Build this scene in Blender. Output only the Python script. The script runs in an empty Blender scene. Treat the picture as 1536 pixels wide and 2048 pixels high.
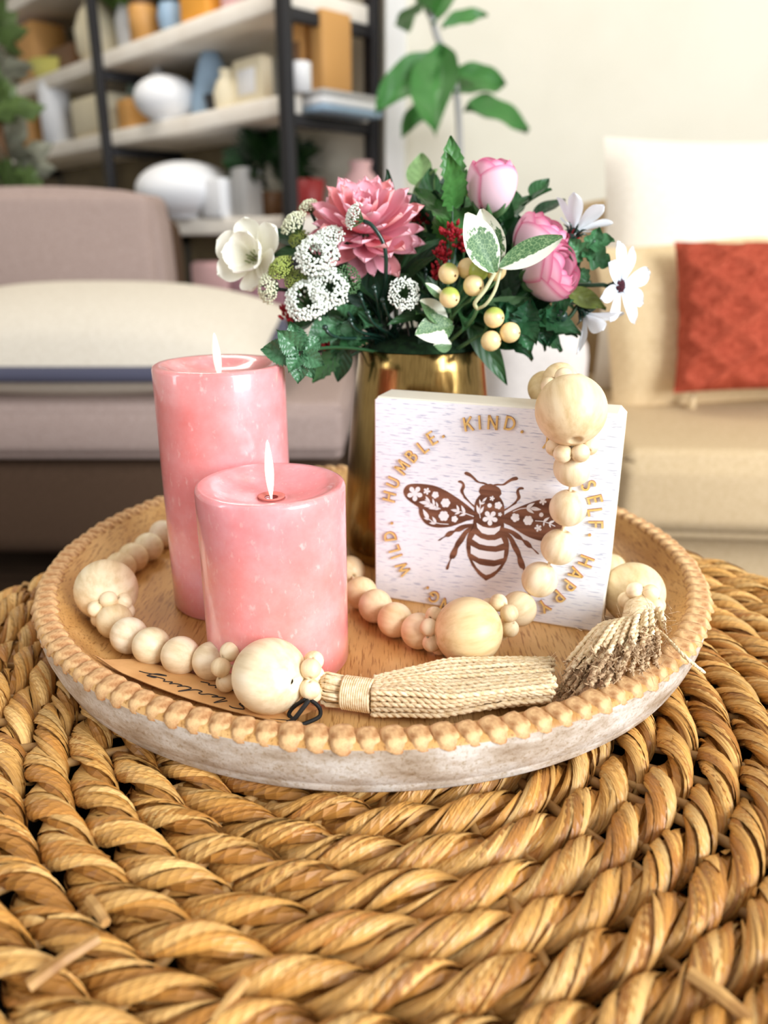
import bpy, bmesh, math, random
import numpy as np
from mathutils import Vector, Matrix

# ------------------------------------------------------------------ camera, world, lights, exposure
SC = bpy.context.scene
COL = SC.collection
PI = math.pi
F = 1538.0                      # focal length in pixels of the 1536 x 2048 frame
TILT = math.radians(19.52)
Z_TABLE = 0.500                 # top of the woven table
Z_FLOOR = Z_TABLE + 0.012       # inside floor of the tray
CAM = Vector((0, 0, Z_FLOOR + 0.2165))

cam_d = bpy.data.cameras.new('camera')
cam_d.sensor_fit = 'VERTICAL'
cam_d.sensor_height = 24.0
cam_d.lens = 24.0 * F / 2048.0
cam_d.clip_start = 0.02
cam_d.dof.use_dof = True
cam_d.dof.focus_distance = 0.385
cam_d.dof.aperture_fstop = 3.8
cam_o = bpy.data.objects.new('camera', cam_d)
cam_o.location = CAM
cam_o.rotation_euler = (PI / 2 - TILT, 0, 0)
COL.objects.link(cam_o)
SC.camera = cam_o

world = bpy.data.worlds.new('world')
SC.world = world
world.use_nodes = True
bg = world.node_tree.nodes['Background']
bg.inputs[0].default_value = (1.0, 0.975, 0.94, 1)
bg.inputs[1].default_value = 0.52

def area(name, loc, target, sx, sy, power, col):
    d = bpy.data.lights.new(name, 'AREA')
    d.shape = 'RECTANGLE'; d.size = sx; d.size_y = sy
    d.energy = power; d.color = col
    o = bpy.data.objects.new(name, d)
    o.location = loc
    o.rotation_euler = (Vector(target) - Vector(loc)).to_track_quat('-Z', 'Y').to_euler()
    COL.objects.link(o)
    return o
area('window_daylight_right', (2.0, -1.35, 1.55), (0, 0.5, 0.75), 1.5, 1.7, 120, (0.90, 0.95, 1.0))
area('window_daylight_left', (-2.6, -0.5, 1.5), (0, 0.6, 0.7), 0.30, 1.6, 12, (0.92, 0.96, 1.0))
area('ceiling_light', (0.6, 1.9, 2.52), (0.6, 1.9, 0), 1.0, 1.0, 5, (1.0, 0.94, 0.84))
area('shelf_fill_light', (-0.9, 2.4, 2.60), (-0.9, 2.6, 0), 0.8, 0.8, 15, (1.0, 0.95, 0.88))  # added fill lamp, unseen, put in to brighten the shelf

vs = SC.view_settings
vs.view_transform = 'Standard'
vs.look = 'None'
vs.gamma = 1.0
vs.exposure = 0.42
vs.use_curve_mapping = False

# ------------------------------------------------------------------ helpers
FWD = Vector((0, math.cos(TILT), -math.sin(TILT)))
UPV = Vector((0, math.sin(TILT), math.cos(TILT)))
def ray(px, py):
    return FWD + Vector((1, 0, 0)) * ((px - 768) / F) + UPV * ((1024 - py) / F)
def at_z(px, py, z):
    d = ray(px, py); return CAM + d * ((z - CAM.z) / d.z)
def at_y(px, py, y):
    d = ray(px, py); return CAM + d * ((y - CAM.y) / d.y)
def at_plane(px, py, p0, n):
    d = ray(px, py); return CAM + d * ((p0 - CAM).dot(n) / d.dot(n))

def lin(c):
    return tuple(((v / 255) / 12.92 if v / 255 <= 0.04045 else ((v / 255 + 0.055) / 1.055) ** 2.4) for v in c)

class MB:
    def __init__(s):
        s.v = []; s.f = []; s.c = []; s.m = []; s.uv = []
    def add(s, vs_, fs, col=None, mi=0, uv=None):
        b = len(s.v)
        s.v.extend([tuple(p) for p in vs_])
        s.f.extend([tuple(i + b for i in f) for f in fs])
        s.m.extend([mi] * len(fs))
        if col is None: col = [(1, 1, 1)] * len(vs_)
        elif not hasattr(col[0], '__len__'): col = [col] * len(vs_)
        s.c.extend([tuple(c) for c in col])
        s.uv.extend(uv if uv is not None else [(0, 0)] * len(vs_))
    def mesh(s, name, mats, smooth=True):
        me = bpy.data.meshes.new(name)
        me.from_pydata(s.v, [], s.f)
        for m in (mats if isinstance(mats, (list, tuple)) else [mats]): me.materials.append(m)
        n = len(me.polygons)
        me.polygons.foreach_set('material_index', s.m)
        me.polygons.foreach_set('use_smooth', [smooth] * n)
        a = me.color_attributes.new('Col', 'FLOAT_COLOR', 'POINT')
        cc = np.ones((len(s.v), 4), dtype=np.float32)
        cc[:, :3] = np.array(s.c, dtype=np.float32).reshape(-1, 3)
        a.data.foreach_set('color', cc.ravel())
        uvl = me.uv_layers.new(name='UVMap')
        li = np.zeros(len(me.loops), dtype=np.int32)
        me.loops.foreach_get('vertex_index', li)
        uvl.data.foreach_set('uv', np.array(s.uv, dtype=np.float32)[li].ravel())
        me.update()
        return me
    def build(s, name, mats, parent=None, smooth=True):
        return obj(name, s.mesh(name, mats, smooth), parent)

def obj(name, me, parent=None, mat=None):
    o = bpy.data.objects.new(name, me)
    COL.objects.link(o)
    if mat is not None: o.matrix_world = mat
    if parent is not None: adopt(o, parent)
    return o
ROOT = {}
def adopt(o, parent):
    """all geometry is given in world coordinates; the parent chain starts at an un-rotated empty or mesh"""
    o.parent = parent
    m = Matrix.Identity(4)
    chain = []
    p = parent
    while p is not None:
        chain.append(p); p = p.parent
    for p in reversed(chain):
        m = m @ p.matrix_parent_inverse @ p.matrix_basis
    o.matrix_parent_inverse = m.inverted()
def thing(name, label, cat, loc, group=None):
    o = bpy.data.objects.new(name, None)
    o.empty_display_size = 0.02
    o.location = loc
    COL.objects.link(o)
    return tag(o, label, cat, group)
def tag(o, label, cat, group=None):
    o['label'] = label; o['category'] = cat
    if group: o['group'] = group
    return o
def structure(o):
    o['kind'] = 'structure'; return o

def frame_of(t, hint=Vector((0, 0, 1))):
    t = t.normalized()
    a = hint.cross(t)
    if a.length < 1e-4: a = Vector((1, 0, 0)).cross(t)
    a.normalize()
    return a, t.cross(a).normalized()
def tube(mb, pts, rad, sides=8, col=None, caps=True, mi=0, closed=False):
    pts = [Vector(p) for p in pts]
    n = len(pts)
    rs = rad if hasattr(rad, '__len__') else [rad] * n
    vs_, fs = [], []
    a = None
    for i in range(n):
        if closed: t = pts[(i + 1) % n] - pts[i - 1]
        else: t = pts[min(i + 1, n - 1)] - pts[max(i - 1, 0)]
        t.normalize()
        if a is None: a, b = frame_of(t)
        else:
            a = a - t * a.dot(t)
            if a.length < 1e-6: a, b = frame_of(t)
            a.normalize(); b = t.cross(a)
        for k in range(sides):
            w = 2 * PI * k / sides
            vs_.append(pts[i] + (a * math.cos(w) + b * math.sin(w)) * rs[i])
    for i in range(n if closed else n - 1):
        j = (i + 1) % n
        for k in range(sides):
            l = (k + 1) % sides
            fs.append((i * sides + k, i * sides + l, j * sides + l, j * sides + k))
    if caps and not closed:
        fs.append(tuple(range(sides - 1, -1, -1)))
        fs.append(tuple((n - 1) * sides + k for k in range(sides)))
    mb.add(vs_, fs, col, mi)
def lathe(mb, prof, c, seg=64, col=None, mi=0, close_axis=False):
    vs_, fs = [], []
    n = len(prof)
    for i in range(seg):
        w = 2 * PI * i / seg
        for r, z in prof:
            vs_.append((c[0] + r * math.cos(w), c[1] + r * math.sin(w), c[2] + z))
    for i in range(seg):
        j = (i + 1) % seg
        for k in range(n - 1):
            fs.append((i * n + k, j * n + k, j * n + k + 1, i * n + k + 1))
    mb.add(vs_, fs, col, mi)
def box(mb, c, s, rz=0.0, col=None, mi=0):
    x, y, z = s[0] / 2, s[1] / 2, s[2] / 2
    m = Matrix.Rotation(rz, 3, 'Z')
    vs_ = [m @ Vector((a, b, d)) + Vector(c) for a in (-x, x) for b in (-y, y) for d in (-z, z)]
    fs = [(0, 1, 3, 2), (4, 6, 7, 5), (0, 4, 5, 1), (2, 3, 7, 6), (0, 2, 6, 4), (1, 5, 7, 3)]
    mb.add(vs_, fs, col, mi)
def rbox(mb, c, s, rz=0.0, bev=0.02, seg=4, col=None, puff=0.0):
    bm = bmesh.new()
    bmesh.ops.create_cube(bm, size=1.0)
    for v in bm.verts: v.co = Vector((v.co.x * s[0], v.co.y * s[1], v.co.z * s[2]))
    if puff:
        bmesh.ops.subdivide_edges(bm, edges=bm.edges[:], cuts=6, use_grid_fill=True)
        for v in bm.verts:
            q = [abs(v.co[i]) / (s[i] / 2) for i in range(3)]
            for i in range(3):
                if q[i] > 0.999:
                    o = [1 - q[j] ** 2 for j in range(3) if j != i]
                    v.co[i] += math.copysign(puff * o[0] * o[1], v.co[i])
        edges = [e for e in bm.edges if e.is_boundary is False and e.calc_face_angle(0) > 0.6]
    else:
        edges = bm.edges[:]
    bmesh.ops.bevel(bm, geom=edges, offset=bev, segments=seg, profile=0.5, affect='EDGES', clamp_overlap=True)
    bm.verts.ensure_lookup_table()
    m = Matrix.Rotation(rz, 3, 'Z')
    mb.add([m @ v.co + Vector(c) for v in bm.verts], [tuple(v.index for v in f.verts) for f in bm.faces], col)
    bm.free()
def ball(mb, c, r, seg=12, rings=8, col=None, sc=(1, 1, 1), mi=0):
    vs_, fs = [], []
    vs_.append((c[0], c[1], c[2] + r * sc[2]))
    for i in range(1, rings):
        t = PI * i / rings
        for k in range(seg):
            w = 2 * PI * k / seg
            vs_.append((c[0] + r * sc[0] * math.sin(t) * math.cos(w), c[1] + r * sc[1] * math.sin(t) * math.sin(w), c[2] + r * sc[2] * math.cos(t)))
    vs_.append((c[0], c[1], c[2] - r * sc[2]))
    L = len(vs_) - 1
    for k in range(seg):
        l = (k + 1) % seg
        fs.append((0, 1 + k, 1 + l))
        fs.append((L, L - seg + l, L - seg + k))
        for i in range(rings - 2):
            a = 1 + i * seg
            fs.append((a + k, a + seg + k, a + seg + l, a + l))
    mb.add(vs_, fs, col, mi)
def bez(p0, p1, p2, p3, n=12):
    out = []
    for i in range(n + 1):
        t = i / n; u = 1 - t
        out.append(Vector(p0) * u ** 3 + Vector(p1) * 3 * u * u * t + Vector(p2) * 3 * u * t * t + Vector(p3) * t ** 3)
    return out
def catmull(pts, n=8):
    pts = [Vector(p) for p in pts]
    P = [pts[0] * 2 - pts[1]] + pts + [pts[-1] * 2 - pts[-2]]
    out = []
    for i in range(1, len(P) - 2):
        for k in range(n):
            t = k / n
            a, b, c, d = P[i - 1], P[i], P[i + 1], P[i + 2]
            out.append(0.5 * ((2 * b) + (c - a) * t + (2 * a - 5 * b + 4 * c - d) * t * t + (3 * b - a - 3 * c + d) * t ** 3))
    out.append(pts[-1])
    return out
def orient(pos, y_dir, z_hint, scale=1.0):
    y = Vector(y_dir).normalized()
    z = Vector(z_hint) - y * Vector(z_hint).dot(y)
    if z.length < 1e-5: z = y.orthogonal()
    z.normalize(); x = y.cross(z)
    m = Matrix((x, y, z)).transposed().to_4x4()
    return Matrix.Translation(pos) @ m @ Matrix.Scale(scale, 4)

# ------------------------------------------------------------------ materials
def new_mat(name):
    m = bpy.data.materials.new(name); m.use_nodes = True
    nt = m.node_tree
    return m, nt, nt.nodes['Principled BSDF']
def plain(name, rgb, rough=0.5, metal=0.0, spec=0.5, coat=0.0, sss=0.0, emit=0.0):
    m, nt, b = new_mat(name)
    b.inputs['Base Color'].default_value = (*lin(rgb), 1)
    b.inputs['Roughness'].default_value = rough
    b.inputs['Metallic'].default_value = metal
    b.inputs['Specular IOR Level'].default_value = spec
    b.inputs['Coat Weight'].default_value = coat
    if sss:
        b.inputs['Subsurface Weight'].default_value = sss
        b.inputs['Subsurface Radius'].default_value = (1, .5, .4)
        b.inputs['Subsurface Scale'].default_value = 0.004
    if emit:
        b.inputs['Emission Color'].default_value = (*lin(rgb), 1)
        b.inputs['Emission Strength'].default_value = emit
    return m
def N(nt, t, **kw):
    n = nt.nodes.new(t)
    for k, v in kw.items(): setattr(n, k, v)
    return n
def ramp(nt, stops, fac):
    r = N(nt, 'ShaderNodeValToRGB')
    el = r.color_ramp.elements
    while len(el) < len(stops): el.new(0.5)
    for e, (p, c) in zip(el, stops):
        e.position = p; e.color = (*lin(c), 1) if max(c) > 2.0 else (*c, 1)
    nt.links.new(fac, r.inputs[0])
    return r.outputs[0]
def coords(nt, kind='Object', scale=(1, 1, 1), rot=(0, 0, 0)):
    tc = N(nt, 'ShaderNodeTexCoord'); mp = N(nt, 'ShaderNodeMapping')
    mp.inputs['Scale'].default_value = scale; mp.inputs['Rotation'].default_value = rot
    nt.links.new(tc.outputs[kind], mp.inputs[0])
    return mp.outputs[0]
def noise_tex(nt, vec, scale, detail=4, rough=0.55):
    n = N(nt, 'ShaderNodeTexNoise')
    n.inputs['Scale'].default_value = scale; n.inputs['Detail'].default_value = detail; n.inputs['Roughness'].default_value = rough
    nt.links.new(vec, n.inputs['Vector'])
    return n.outputs['Fac']
def mix(nt, a, b, fac, mode='MIX'):
    x = N(nt, 'ShaderNodeMix', data_type='RGBA', blend_type=mode)
    if isinstance(fac, float): x.inputs[0].default_value = fac
    else: nt.links.new(fac, x.inputs[0])
    for s, i in ((a, 6), (b, 7)):
        if isinstance(s, tuple): x.inputs[i].default_value = (*s, 1)
        else: nt.links.new(s, x.inputs[i])
    return x.outputs[2]
def bump(nt, b, h, strength=0.3, dist=0.001):
    n = N(nt, 'ShaderNodeBump')
    n.inputs['Strength'].default_value = strength; n.inputs['Distance'].default_value = dist
    nt.links.new(h, n.inputs['Height']); nt.links.new(n.outputs[0], b.inputs['Normal'])
def noisy(name, ca, cb, scale=10, stretch=(1, 1, 1), rough=0.5, bmp=0.2, bdist=0.001, lo=0.35, hi=0.65, kind='Object', spec=0.4, detail=4, coat=0.0, rot=(0, 0, 0), tint=False):
    m, nt, b = new_mat(name)
    f = noise_tex(nt, coords(nt, kind, stretch, rot), scale, detail)
    c = ramp(nt, [(lo, ca), (hi, cb)], f)
    if tint:
        oi = N(nt, 'ShaderNodeObjectInfo')
        c = mix(nt, c, oi.outputs['Color'], 1.0, 'MULTIPLY')
    nt.links.new(c, b.inputs['Base Color'])
    b.inputs['Roughness'].default_value = rough; b.inputs['Specular IOR Level'].default_value = spec
    b.inputs['Coat Weight'].default_value = coat
    if bmp: bump(nt, b, f, bmp, bdist)
    return m
def attr_mat(name, rough=0.5, spec=0.4, trans=0.0, streak=None, bmp=0.0, coat=0.0):
    """colour of the thing itself from its per-vertex paint, with fine streaks along the strip"""
    m, nt, b = new_mat(name)
    at = N(nt, 'ShaderNodeAttribute', attribute_name='Col')
    c = at.outputs['Color']
    if streak:
        tc = N(nt, 'ShaderNodeTexCoord'); mp = N(nt, 'ShaderNodeMapping')
        mp.inputs['Scale'].default_value = streak
        nt.links.new(tc.outputs['UV'], mp.inputs[0])
        f = noise_tex(nt, mp.outputs[0], 1.0, 3)
        sh = ramp(nt, [(0.28, (0.66, 0.56, 0.45)), (0.50, (1.0, 1.0, 1.0)), (0.75, (1.12, 1.1, 1.05))], f)
        c = mix(nt, c, sh, 1.0, 'MULTIPLY')
        if bmp: bump(nt, b, f, bmp, 0.0006)
    nt.links.new(c, b.inputs['Base Color'])
    b.inputs['Roughness'].default_value = rough; b.inputs['Specular IOR Level'].default_value = spec
    b.inputs['Coat Weight'].default_value = coat
    if trans:
        tr = N(nt, 'ShaderNodeBsdfTranslucent'); mx = N(nt, 'ShaderNodeMixShader')
        nt.links.new(c, tr.inputs[0]); mx.inputs[0].default_value = trans
        nt.links.new(b.outputs[0], mx.inputs[1]); nt.links.new(tr.outputs[0], mx.inputs[2])
        nt.links.new(mx.outputs[0], nt.nodes['Material Output'].inputs[0])
    return m

MAT = {}
MAT['straw'] = attr_mat('straw', 0.38, 0.5, 0.0, (1.2, 9.0, 1), 0.45)
MAT['stem_straw'] = noisy('stem_straw', (150, 105, 55), (205, 160, 98), 60, (1, 1, 1), 0.5)
MAT['gap_shade'] = plain('gap_shade', (34, 22, 13), 0.95)  # near-black tone, painted shade for the gaps between ropes

def tray_wood():
    m, nt, b = new_mat('tray_wood')
    v = coords(nt, 'Object', (1, 0.09, 1), (0, 0, 0.10))
    f1 = noise_tex(nt, v, 760, 3)
    f2 = noise_tex(nt, coords(nt, 'Object', (1, 0.32, 1), (0, 0, 0.15)), 26, 4)
    c1 = ramp(nt, [(0.28, (168, 116, 58)), (0.5, (204, 154, 90)), (0.72, (226, 184, 124))], f2)
    c2 = ramp(nt, [(0.36, (0.60, 0.49, 0.38)), (0.47, (1, 1, 1))], f1)
    nt.links.new(mix(nt, c1, c2, 1.0, 'MULTIPLY'), b.inputs['Base Color'])
    b.inputs['Roughness'].default_value = 0.45
    bump(nt, b, f1, 0.15, 0.0006)
    return m
MAT['tray_in'] = tray_wood()
def tray_wash():
    m, nt, b = new_mat('tray_whitewash')
    f1 = noise_tex(nt, coords(nt, 'Object', (1, 1, 2.5)), 34, 6, 0.65)
    f2 = noise_tex(nt, coords(nt, 'Object', (1, 1, 1)), 500, 3, 0.7)
    c1 = ramp(nt, [(0.28, (142, 118, 92)), (0.46, (186, 170, 152)), (0.60, (212, 204, 194)), (0.76, (226, 219, 208))], f1)
    c2 = ramp(nt, [(0.33, (0.72, 0.64, 0.52)), (0.48, (1, 1, 1)), (0.70, (1.0, 1.0, 1.0))], f2)
    nt.links.new(mix(nt, c1, c2, 1.0, 'MULTIPLY'), b.inputs['Base Color'])
    b.inputs['Roughness'].default_value = 0.6
    bump(nt, b, f2, 0.3, 0.0008)
    return m
MAT['tray_out'] = tray_wash()
MAT['tray_bead'] = noisy('tray_bead', (160, 106, 60), (222, 180, 128), 150, (1, 1, 1), 0.6, 0.7, 0.0016, 0.34, 0.58, detail=6)
def bead_wood():
    m, nt, b = new_mat('bead_wood')
    f = noise_tex(nt, coords(nt, 'Object', (1, 1, 0.16)), 160, 4, 0.6)
    f2 = noise_tex(nt, coords(nt, 'Object', (1, 1, 0.5)), 40, 3)
    c = ramp(nt, [(0.25, (214, 190, 150)), (0.55, (242, 226, 197)), (0.8, (249, 238, 217))], f)
    c2 = ramp(nt, [(0.3, (0.90, 0.84, 0.74)), (0.6, (1, 1, 1))], f2)
    oi = N(nt, 'ShaderNodeObjectInfo')
    c = mix(nt, mix(nt, c, c2, 1.0, 'MULTIPLY'), oi.outputs['Color'], 1.0, 'MULTIPLY')
    nt.links.new(c, b.inputs['Base Color'])
    b.inputs['Roughness'].default_value = 0.42
    b.inputs['Specular IOR Level'].default_value = 0.35
    bump(nt, b, f, 0.12, 0.0004)
    return m
MAT['bead'] = bead_wood()
def wax():
    m, nt, b = new_mat('pink_wax')
    f1 = noise_tex(nt, coords(nt, 'Object', (1, 1, 1)), 34, 5, 0.65)
    f2 = noise_tex(nt, coords(nt, 'Object', (1, 1, 0.55)), 300, 3, 0.6)
    f3 = noise_tex(nt, coords(nt, 'Object', (1, 1, 1)), 9, 2, 0.5)
    c1 = ramp(nt, [(0.30, (232, 138, 136)), (0.5, (238, 156, 156)), (0.72, (243, 178, 182))], f1)
    c3 = ramp(nt, [(0.35, (1.0, 0.90, 0.84)), (0.65, (1.0, 1.0, 1.06))], f3)
    c = mix(nt, c1, c3, 1.0, 'MULTIPLY')
    s = ramp(nt, [(0.60, (0, 0, 0)), (0.74, (0.55, 0.55, 0.55))], f2)
    c = mix(nt, c, lin((250, 205, 202)), s)
    nt.links.new(c, b.inputs['Base Color'])
    b.inputs['Roughness'].default_value = 0.30
    b.inputs['Coat Weight'].default_value = 0.8
    b.inputs['Coat Roughness'].default_value = 0.08
    b.inputs['Subsurface Weight'].default_value = 0.55
    b.inputs['Subsurface Radius'].default_value = (1.0, 0.42, 0.36)
    b.inputs['Subsurface Scale'].default_value = 0.006
    return m
MAT['wax'] = wax()
MAT['flame'] = plain('flame_plastic', (255, 244, 226), 0.4, emit=0.55)
MAT['wick_cup'] = plain('wick_cup', (218, 124, 112), 0.5, sss=0.3)
def sign_face():
    m, nt, b = new_mat('sign_face')
    f = noise_tex(nt, coords(nt, 'UV', (17, 140, 1)), 1.0, 2, 0.5)
    f2 = noise_tex(nt, coords(nt, 'UV', (40, 500, 1)), 1.0, 1, 0.5)
    c = ramp(nt, [(0.34, (194, 200, 218)), (0.40, (236, 240, 249)), (0.45, (246, 249, 255))], f)
    c2 = ramp(nt, [(0.32, (0.9, 0.9, 0.92)), (0.45, (1, 1, 1))], f2)
    nt.links.new(mix(nt, c, c2, 1.0, 'MULTIPLY'), b.inputs['Base Color'])
    b.inputs['Roughness'].default_value = 0.55
    bump(nt, b, f, 0.1, 0.0003)
    return m
MAT['sign_face'] = sign_face()
MAT['sign_edge'] = noisy('sign_edge', (232, 222, 204), (246, 241, 230), 40, (0.2, 0.2, 3), 0.55, 0.1)
MAT['bee'] = noisy('bee_print', (96, 58, 40), (142, 96, 72), 90, (0.25, 0.25, 2.6), 0.55, 0.05)
MAT['bee_white'] = plain('bee_cutout', (243, 242, 244), 0.55)
MAT['letter'] = noisy('letter_face', (230, 188, 108), (243, 208, 136), 120, (1, 1, 1), 0.5, 0)
MAT['letter_side'] = plain('letter_side', (150, 76, 26), 0.6)
def brass():
    m, nt, b = new_mat('brushed_brass')
    f = noise_tex(nt, coords(nt, 'Object', (1, 1, 0.02)), 700, 2)
    c = ramp(nt, [(0.3, (132, 106, 60)), (0.7, (158, 130, 78))], f)
    nt.links.new(c, b.inputs['Base Color'])
    b.inputs['Metallic'].default_value = 1.0
    b.inputs['Roughness'].default_value = 0.2
    bump(nt, b, f, 0.06, 0.0003)
    return m
MAT['brass'] = brass()
MAT['brass_in'] = plain('brass_inside', (120, 92, 50), 0.4, 1.0)
MAT['foam'] = noisy('green_foam', (16, 38, 20), (34, 66, 34), 220, (1, 1, 1), 0.95, 0.6, 0.002)
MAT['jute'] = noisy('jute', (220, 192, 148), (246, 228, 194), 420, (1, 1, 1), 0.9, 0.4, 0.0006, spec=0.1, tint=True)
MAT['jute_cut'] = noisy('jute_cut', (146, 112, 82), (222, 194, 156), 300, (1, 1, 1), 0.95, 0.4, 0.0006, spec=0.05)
MAT['kraft'] = noisy('kraft_card', (206, 152, 92), (222, 172, 112), 60, (1, 1, 1), 0.8, 0.05)
MAT['ink'] = plain('ink', (40, 28, 22), 0.7)
MAT['cord'] = plain('black_cord', (16, 15, 15), 0.7)
MAT['petal'] = attr_mat('petal', 0.62, 0.25, 0.28)
def veins(m, per, slope, strength):
    nt = m.node_tree; b = nt.nodes['Principled BSDF']
    tc = N(nt, 'ShaderNodeTexCoord'); sep = N(nt, 'ShaderNodeSeparateXYZ'); nt.links.new(tc.outputs['UV'], sep.inputs[0])
    def op(o, a, c):
        n = N(nt, 'ShaderNodeMath', operation=o)
        for i, x in enumerate((a, c)):
            if x is None: continue
            if isinstance(x, (int, float)): n.inputs[i].default_value = x
            else: nt.links.new(x, n.inputs[i])
        return n.outputs[0]
    k = op('MULTIPLY', op('SUBTRACT', sep.outputs[1], op('MULTIPLY', op('ABSOLUTE', op('SUBTRACT', sep.outputs[0], .5), None), slope)), per)
    bump(nt, b, op('ABSOLUTE', op('SINE', k, None), None), strength, 0.0012)
    return m
MAT['leaf'] = veins(attr_mat('leaf', 0.42, 0.45, 0.15), 16, .7, .25)
MAT['leaf_gloss'] = veins(attr_mat('leaf_gloss', 0.3, 0.5, 0.1), 14, .8, .32)
MAT['stem'] = plain('green_stem', (38, 74, 44), 0.4)
MAT['stem_dark'] = plain('dark_stem', (24, 52, 42), 0.22, spec=0.6)
MAT['stem_pale'] = plain('pale_stem', (206, 206, 160), 0.5)
MAT['lace_white'] = plain('lace_white', (228, 233, 222), 0.55)
MAT['lace_cream'] = plain('lace_cream', (226, 228, 196), 0.55)
MAT['lace_lime'] = plain('lace_lime', (158, 172, 84), 0.6)
MAT['lace_green'] = plain('lace_green', (70, 106, 62), 0.5)
MAT['red'] = noisy('red_bud', (120, 8, 20), (186, 26, 44), 500, (1, 1, 1), 0.6, 0)
MAT['berry'] = attr_mat('berry', 0.3, 0.45)
MAT['dark_center'] = noisy('dark_center', (40, 8, 20), (84, 30, 44), 900, (1, 1, 1), 0.8, 0.5)
def variegated():
    m, nt, b = new_mat('variegated_leaf')
    tc = N(nt, 'ShaderNodeTexCoord')
    sep = N(nt, 'ShaderNodeSeparateXYZ'); nt.links.new(tc.outputs['UV'], sep.inputs[0])
    at = N(nt, 'ShaderNodeAttribute', attribute_name='Col')
    mp = N(nt, 'ShaderNodeMapping'); mp.inputs['Scale'].default_value = (5, 7, 1)
    nt.links.new(tc.outputs['UV'], mp.inputs[0])
    f = noise_tex(nt, mp.outputs[0], 1.6, 3)
    sa = N(nt, 'ShaderNodeSeparateColor'); nt.links.new(at.outputs['Color'], sa.inputs[0])
    ad = N(nt, 'ShaderNodeMath', operation='MULTIPLY_ADD'); nt.links.new(f, ad.inputs[0]); ad.inputs[1].default_value = 0.9
    nt.links.new(sa.outputs[0], ad.inputs[2])
    msk = ramp(nt, [(0.80, (0, 0, 0)), (0.88, (1, 1, 1))], ad.outputs[0])
    vo = N(nt, 'ShaderNodeTexVoronoi', feature='DISTANCE_TO_EDGE'); vo.inputs['Scale'].default_value = 2.2
    nt.links.new(mp.outputs[0], vo.inputs['Vector'])
    vein = ramp(nt, [(0.0, (150, 176, 124)), (0.07, (66, 104, 62))], vo.outputs['Distance'])
    c = mix(nt, vein, lin((236, 238, 218)), msk)
    nt.links.new(c, b.inputs['Base Color'])
    b.inputs['Roughness'].default_value = 0.5
    return m
MAT['variegated'] = variegated()
MAT['wall'] = noisy('wall_paint', (226, 221, 205), (232, 227, 212), 3, (1, 1, 1), 0.8, 0.05)
MAT['floor'] = noisy('floor_wood', (50, 36, 26), (80, 60, 44), 6, (1, 8, 1), 0.5, 0.1)
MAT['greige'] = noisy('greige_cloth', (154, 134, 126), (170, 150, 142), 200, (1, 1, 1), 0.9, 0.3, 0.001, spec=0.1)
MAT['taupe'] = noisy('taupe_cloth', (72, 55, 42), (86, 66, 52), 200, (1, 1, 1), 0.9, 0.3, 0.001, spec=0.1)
MAT['pale_greige'] = noisy('pale_greige_cloth', (206, 198, 192), (218, 210, 204), 200, (1, 1, 1), 0.9, 0.3, 0.001, spec=0.1)
MAT['beige'] = noisy('beige_cloth', (190, 165, 128), (204, 180, 144), 200, (1, 1, 1), 0.9, 0.3, 0.001, spec=0.1)
MAT['cream'] = noisy('cream_cloth', (232, 222, 206), (241, 232, 218), 150, (1, 1, 1), 0.9, 0.3, 0.001, spec=0.1)
MAT['oat_cloth'] = noisy('oat_cloth', (206, 196, 180), (216, 207, 192), 150, (1, 1, 1), 0.9, 0.3, 0.001, spec=0.1)
MAT['shelf_back'] = noisy('shelf_back', (92, 80, 58), (120, 106, 78), 5, (1, 1, 1), 0.7, 0.1)
MAT['tan_cloth'] = noisy('tan_cloth', (214, 188, 146), (228, 204, 164), 150, (1, 1, 1), 0.9, 0.3, 0.001, spec=0.1)
MAT['navy'] = plain('pillow_edge_shade', (74, 74, 92), 0.9)  # shadow line along the pillow edge, put into a dark colour
MAT['rust'] = noisy('rust_knit', (146, 62, 44), (180, 86, 64), 120, (1, 1, 1), 0.95, 0.5, 0.002, spec=0.05)
MAT['metal_black'] = plain('black_metal', (38, 36, 38), 0.5, 0.3)
MAT['shelf_board'] = noisy('shelf_board', (236, 226, 212), (244, 236, 224), 8, (1, 1, 1), 0.6, 0.05)
MAT['window_frame'] = plain('window_frame', (236, 236, 234), 0.4)
MAT['dark_wood'] = plain('dark_leg', (44, 30, 22), 0.5)
for nm, rgb in (('it_white', (236, 236, 238)), ('it_cream', (232, 220, 190)), ('it_wood', (206, 152, 84)), ('it_orange', (236, 164, 60)),
                ('it_yellow', (214, 206, 110)), ('it_blue', (150, 176, 200)), ('it_navy', (60, 66, 84)), ('it_teal', (130, 152, 146)),
                ('it_pink', (228, 182, 182)), ('it_red', (150, 40, 40)), ('it_green', (52, 88, 44)), ('it_olive', (128, 140, 76)),
                ('it_brown', (120, 84, 52)), ('it_grey', (170, 168, 166)), ('it_black', (34, 32, 34)), ('it_mauve', (176, 128, 140))):
    MAT[nm] = plain(nm, rgb, 0.5)

# ------------------------------------------------------------------ the room
U = Vector((-0.69, 0.724, 0)).normalized()      # runs along the back wall, away to the left
W = Vector((0.724, 0.69, 0)).normalized()       # from the room into the wall
C0 = Vector((-0.284, 2.6, 0))                  # near corner post of the shelf unit
WALL0 = C0 + W * 0.375
UANG = math.atan2(U.y, U.x)

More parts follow.
